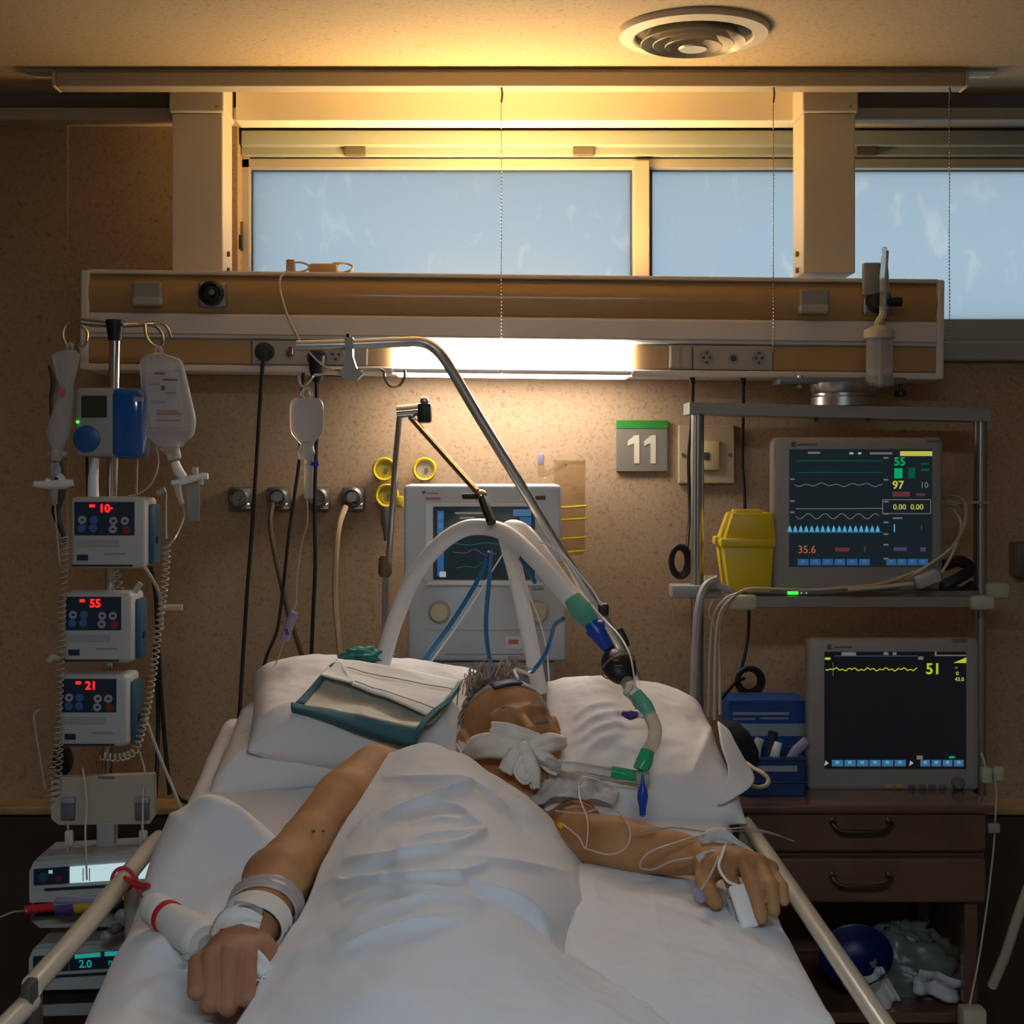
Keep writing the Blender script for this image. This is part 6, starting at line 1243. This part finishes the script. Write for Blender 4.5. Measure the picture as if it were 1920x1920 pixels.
obj('red_connector', MB().tube([P(420, 1745, 1.90), P(412, 1762, 1.89), P(402, 1778, 1.88)], [.005, .0075, .005], n=10), 'tape_red', wd); obj('red_line', MB().ptube([(404, 1776, 1.88), (420, 1768, 1.87), (450, 1765, 1.87), (480, 1768, 1.88)], .0016, n=6), 'tape_red', wd)
# gauze-wrapped line roll with red band
rl = thing('bandage_roll', 'white bandage roll with red band lying beside the wrist', 'bandage roll', P(335, 1760, 1.98))
a, b = P(278, 1695, 2.06), P(385, 1768, 1.94); 
obj('roll', MB().tube([a, a.lerp(b, .12), a.lerp(b, .3), a.lerp(b, .36), a.lerp(b, .42), a.lerp(b, .7), a.lerp(b, .92), b], [.014, .023, .024, .020, .022, .027, .028, .024], n=22), 'bandage', rl)
obj('red_band', MB().tube([a.lerp(b, .33), a.lerp(b, .39)], .0235, n=22, smooth=False), 'tape_red', rl); obj('core', MB().tube([b.lerp(a, .03), b+(b-a)*.02], .012, n=14, smooth=False), 'pad_foil', rl)
obj('print_label', MB().ptube([(345, 1795, 1.92), (375, 1785, 1.91), (400, 1775, 1.90)], .0045, n=8), 'clear', rl)
rb = thing('red_tie', 'red cord tied around the left bed rail', 'tie', P(232, 1640, 2.25))
c = V((LR.x, 2.25, LR.z-.002)); obj('loop', MB().tube([c+V((.0165*math.cos(a_), .004*math.sin(a_), .0165*math.sin(a_))) for a_ in np.linspace(0, 6.283, 15)[:-1]], .0028, n=6, closed=True), 'tape_red', rb); obj('tail', MB().ptube([(234, 1645, 2.22), (250, 1655, 2.2), (266, 1662, 2.18), (278, 1660, 2.17)], [.003, .006, .005, .004]), 'tape_red', rb); obj('line', MB().ptube([(250, 1658, 2.2), (265, 1680, 2.15), (280, 1696, 2.08)], .0018, n=6), 'tape_red', rb)
# pulse oximeter and hand lines
ox = thing('finger_sensor', 'white pulse clip on the index finger of the open hand', 'finger sensor', tuple(TP[0]))
d = (TP[0]-PP2[0]).normalized(); c0 = PP2[0].lerp(TP[0], .62); up = V((0, -.55, .83)); up = (up-d*up.dot(d)).normalized(); s_ = d.cross(up); Rm = Matrix((s_, d, up)).transposed().to_4x4()
obj('upper_shell', MB().box(c0+up*.013, (.027, .062, .012), .005, 3, Rm), 'hose_white', ox); obj('lower_shell', MB().box(c0-up*.011, (.026, .058, .010), .004, 3, Rm), 'device_white', ox); obj('hinge', MB().cyl(c0-d*.026-s_*.012, c0-d*.026+s_*.012, .007, n=12), 'device_white', ox)
obj('cable', MB().tube([c0-d*.03+up*.014, P(1362, 1650, 2.06), P(1348, 1625, 2.08), P(1355, 1600, 2.10), P(1362, 1580, 2.15)], .0022, n=6), 'hose_white', ox)
ht = thing('hand_line_tape', 'white tape and lines fixed on the back of the open hand', 'tape', P(1355, 1600, 2.15))
ribbon('tape', PP([(1318, 1582, 2.17), (1340, 1568, 2.16), (1362, 1572, 2.15), (1385, 1585, 2.14), (1412, 1600, 2.13)]), [.009, .011, .010, .006, .004], 'paper_white', ht, .3)
ribbon('tape', PP([(1308, 1612, 2.13), (1330, 1602, 2.125), (1345, 1606, 2.12)]), [.006, .006, .004], 'paper_white', ht, .3)
obj('cannula_line', MB().ptube([(1348, 1605, 2.11), (1335, 1635, 2.08), (1320, 1660, 2.065), (1308, 1678, 2.07)], .0018, n=6), 'line_clear', ht); obj('purple_port', MB().ptube([(1302, 1668, 2.07), (1310, 1680, 2.065), (1318, 1688, 2.065)], [.006, .009, .006], n=10), 'lilac_clear', ht)
for pts, lab in (([(1040, 1520, 2.30), (1090, 1525, 2.27), (1130, 1515, 2.26), (1165, 1528, 2.25), (1182, 1562, 2.20), (1172, 1592, 2.16), (1140, 1602, 2.15), (1100, 1592, 2.16)], 'clear line looping over the upper forearm'), ([(1055, 1545, 2.24), (1085, 1570, 2.21), (1098, 1590, 2.18), (1102, 1540, 2.24), (1088, 1500, 2.30), (1085, 1470, 2.36)], 'clear line rising from the forearm past the neck'), ([(1300, 1608, 2.13), (1260, 1615, 2.13), (1225, 1630, 2.12), (1200, 1625, 2.12), (1215, 1600, 2.13), (1260, 1582, 2.14), (1320, 1565, 2.16), (1390, 1552, 2.2), (1440, 1560, 2.25), (1490, 1578, 2.3)], 'long clear line from the hand over the bed rail'), ([(1200, 1560, 2.18), (1260, 1552, 2.2), (1330, 1560, 2.2), (1400, 1558, 2.22), (1440, 1562, 2.24), (1475, 1572, 2.28)], 'grey line along the wrist toward the bed rail')):
    cordthing('body_line', lab, 'line', pts, .0012, 'line_clear' if 'clear' in lab else 'cord_grey', 'lines lying on the arm', n=6)
tag(obj('yellow_clip', MB().ptube([(1048, 1545, 2.27), (1056, 1552, 2.265)], .004), 'yellow'), 'tiny yellow clip at the sheet edge by the neck', 'clip')
# ------------------------------------------------------------------ green-edged pad on the left pillow
pd = thing('absorbent_pad', 'white absorbent pad with teal edges lying on the left pillow', 'pad', P(700, 1400, 2.5))
def cpatch(name, rows, nu, nv, m, par, solid=.003, amp=.003, seed=0, cre=(), sc=14):
    global LASTA
    A = patch([PP(r) for r in rows], nu, nv); A = A+nz(A, amp, sc, seed)[..., None]*np.array((0, -.6, .8)); A = creases(A, cre); LASTA = A; return obj(name, MB().arr(A), m, par, solid=solid, angle=180)
cpatch('foil_layer', [[(618, 1258, 2.66), (700, 1290, 2.63), (780, 1300, 2.61), (845, 1310, 2.60)], [(580, 1295, 2.60), (660, 1315, 2.57), (740, 1335, 2.55), (815, 1350, 2.53)], [(556, 1322, 2.545), (620, 1330, 2.53), (700, 1347, 2.51), (780, 1364, 2.49)]], 34, 22, 'pad_foil', pd, .004, .004, 3)
cpatch('white_layer', [[(630, 1234, 2.68), (700, 1244, 2.68), (780, 1258, 2.67), (862, 1276, 2.65)], [(648, 1262, 2.625), (705, 1282, 2.61), (780, 1298, 2.59), (838, 1308, 2.58)], [(660, 1280, 2.59), (710, 1302, 2.57), (760, 1322, 2.54), (806, 1340, 2.52)]], 36, 26, 'pad_white', pd, .004, .003, 5, [([(690, 1245), (770, 1265), (850, 1295)], .003, 3), ([(655, 1272), (730, 1305), (800, 1330)], .004, 4), ([(668, 1262), (740, 1285), (815, 1305)], -.002, 3)])
for fv_ in (.30, .86): obj('pleat_line', MB().tube(LASTA[int(fv_*25), 2:]+np.array((0, -.0022, .0022)), .0009, n=4, smooth=False), 'grey_plastic', pd)
cpatch('white_corner', [[(622, 1245, 2.67), (640, 1240, 2.67), (652, 1262, 2.64)], [(606, 1262, 2.64), (632, 1266, 2.63), (662, 1278, 2.60)], [(600, 1268, 2.62), (630, 1275, 2.60), (656, 1282, 2.585)]], 14, 12, 'pad_white', pd, .003, .002, 6)
cpatch('teal_front_edge', [[(546, 1316, 2.545), (620, 1331, 2.527), (700, 1349, 2.507), (782, 1366, 2.485)], [(545, 1326, 2.53), (620, 1345, 2.512), (695, 1370, 2.495), (775, 1392, 2.475)], [(547, 1336, 2.545), (620, 1356, 2.53), (690, 1382, 2.515), (768, 1402, 2.49)]], 34, 10, 'teal_cloth', pd, .004, .002, 7)
cpatch('teal_side_edge', [[(866, 1274, 2.65), (862, 1285, 2.64)], [(842, 1308, 2.585), (846, 1315, 2.58)], [(806, 1338, 2.53), (822, 1335, 2.53)], [(783, 1366, 2.49), (796, 1362, 2.48)], [(768, 1402, 2.49), (782, 1394, 2.475)]], 8, 24, 'teal_cloth', pd, .003, .001, 8)
cpatch('teal_back_strip', [[(612, 1252, 2.655), (628, 1240, 2.665)], [(575, 1295, 2.605), (592, 1292, 2.60)], [(553, 1318, 2.555), (570, 1318, 2.548)]], 8, 18, 'teal_cloth', pd, .003, .001, 9)
pd2 = blob('green_wrap', 'teal_crumple', None, P(682, 1230, 2.74), (.042, .025, .014), 2.2, .5); tag(pd2, 'crumpled teal wrapper behind the pad', 'wrapper')
tag(cpatch('neck_drape', [[(1000, 1470, 2.44), (1040, 1452, 2.44), (1080, 1455, 2.43), (1120, 1462, 2.43), (1155, 1468, 2.42)], [(995, 1490, 2.42), (1035, 1476, 2.41), (1080, 1478, 2.405), (1120, 1485, 2.40), (1160, 1490, 2.40)], [(1005, 1508, 2.40), (1040, 1500, 2.39), (1080, 1500, 2.39), (1120, 1506, 2.385), (1150, 1512, 2.39)]], 40, 24, 'drape_clear', None, .002, .016, 11, (), 30), 'crumpled clear plastic drape below the gauze', 'drape')
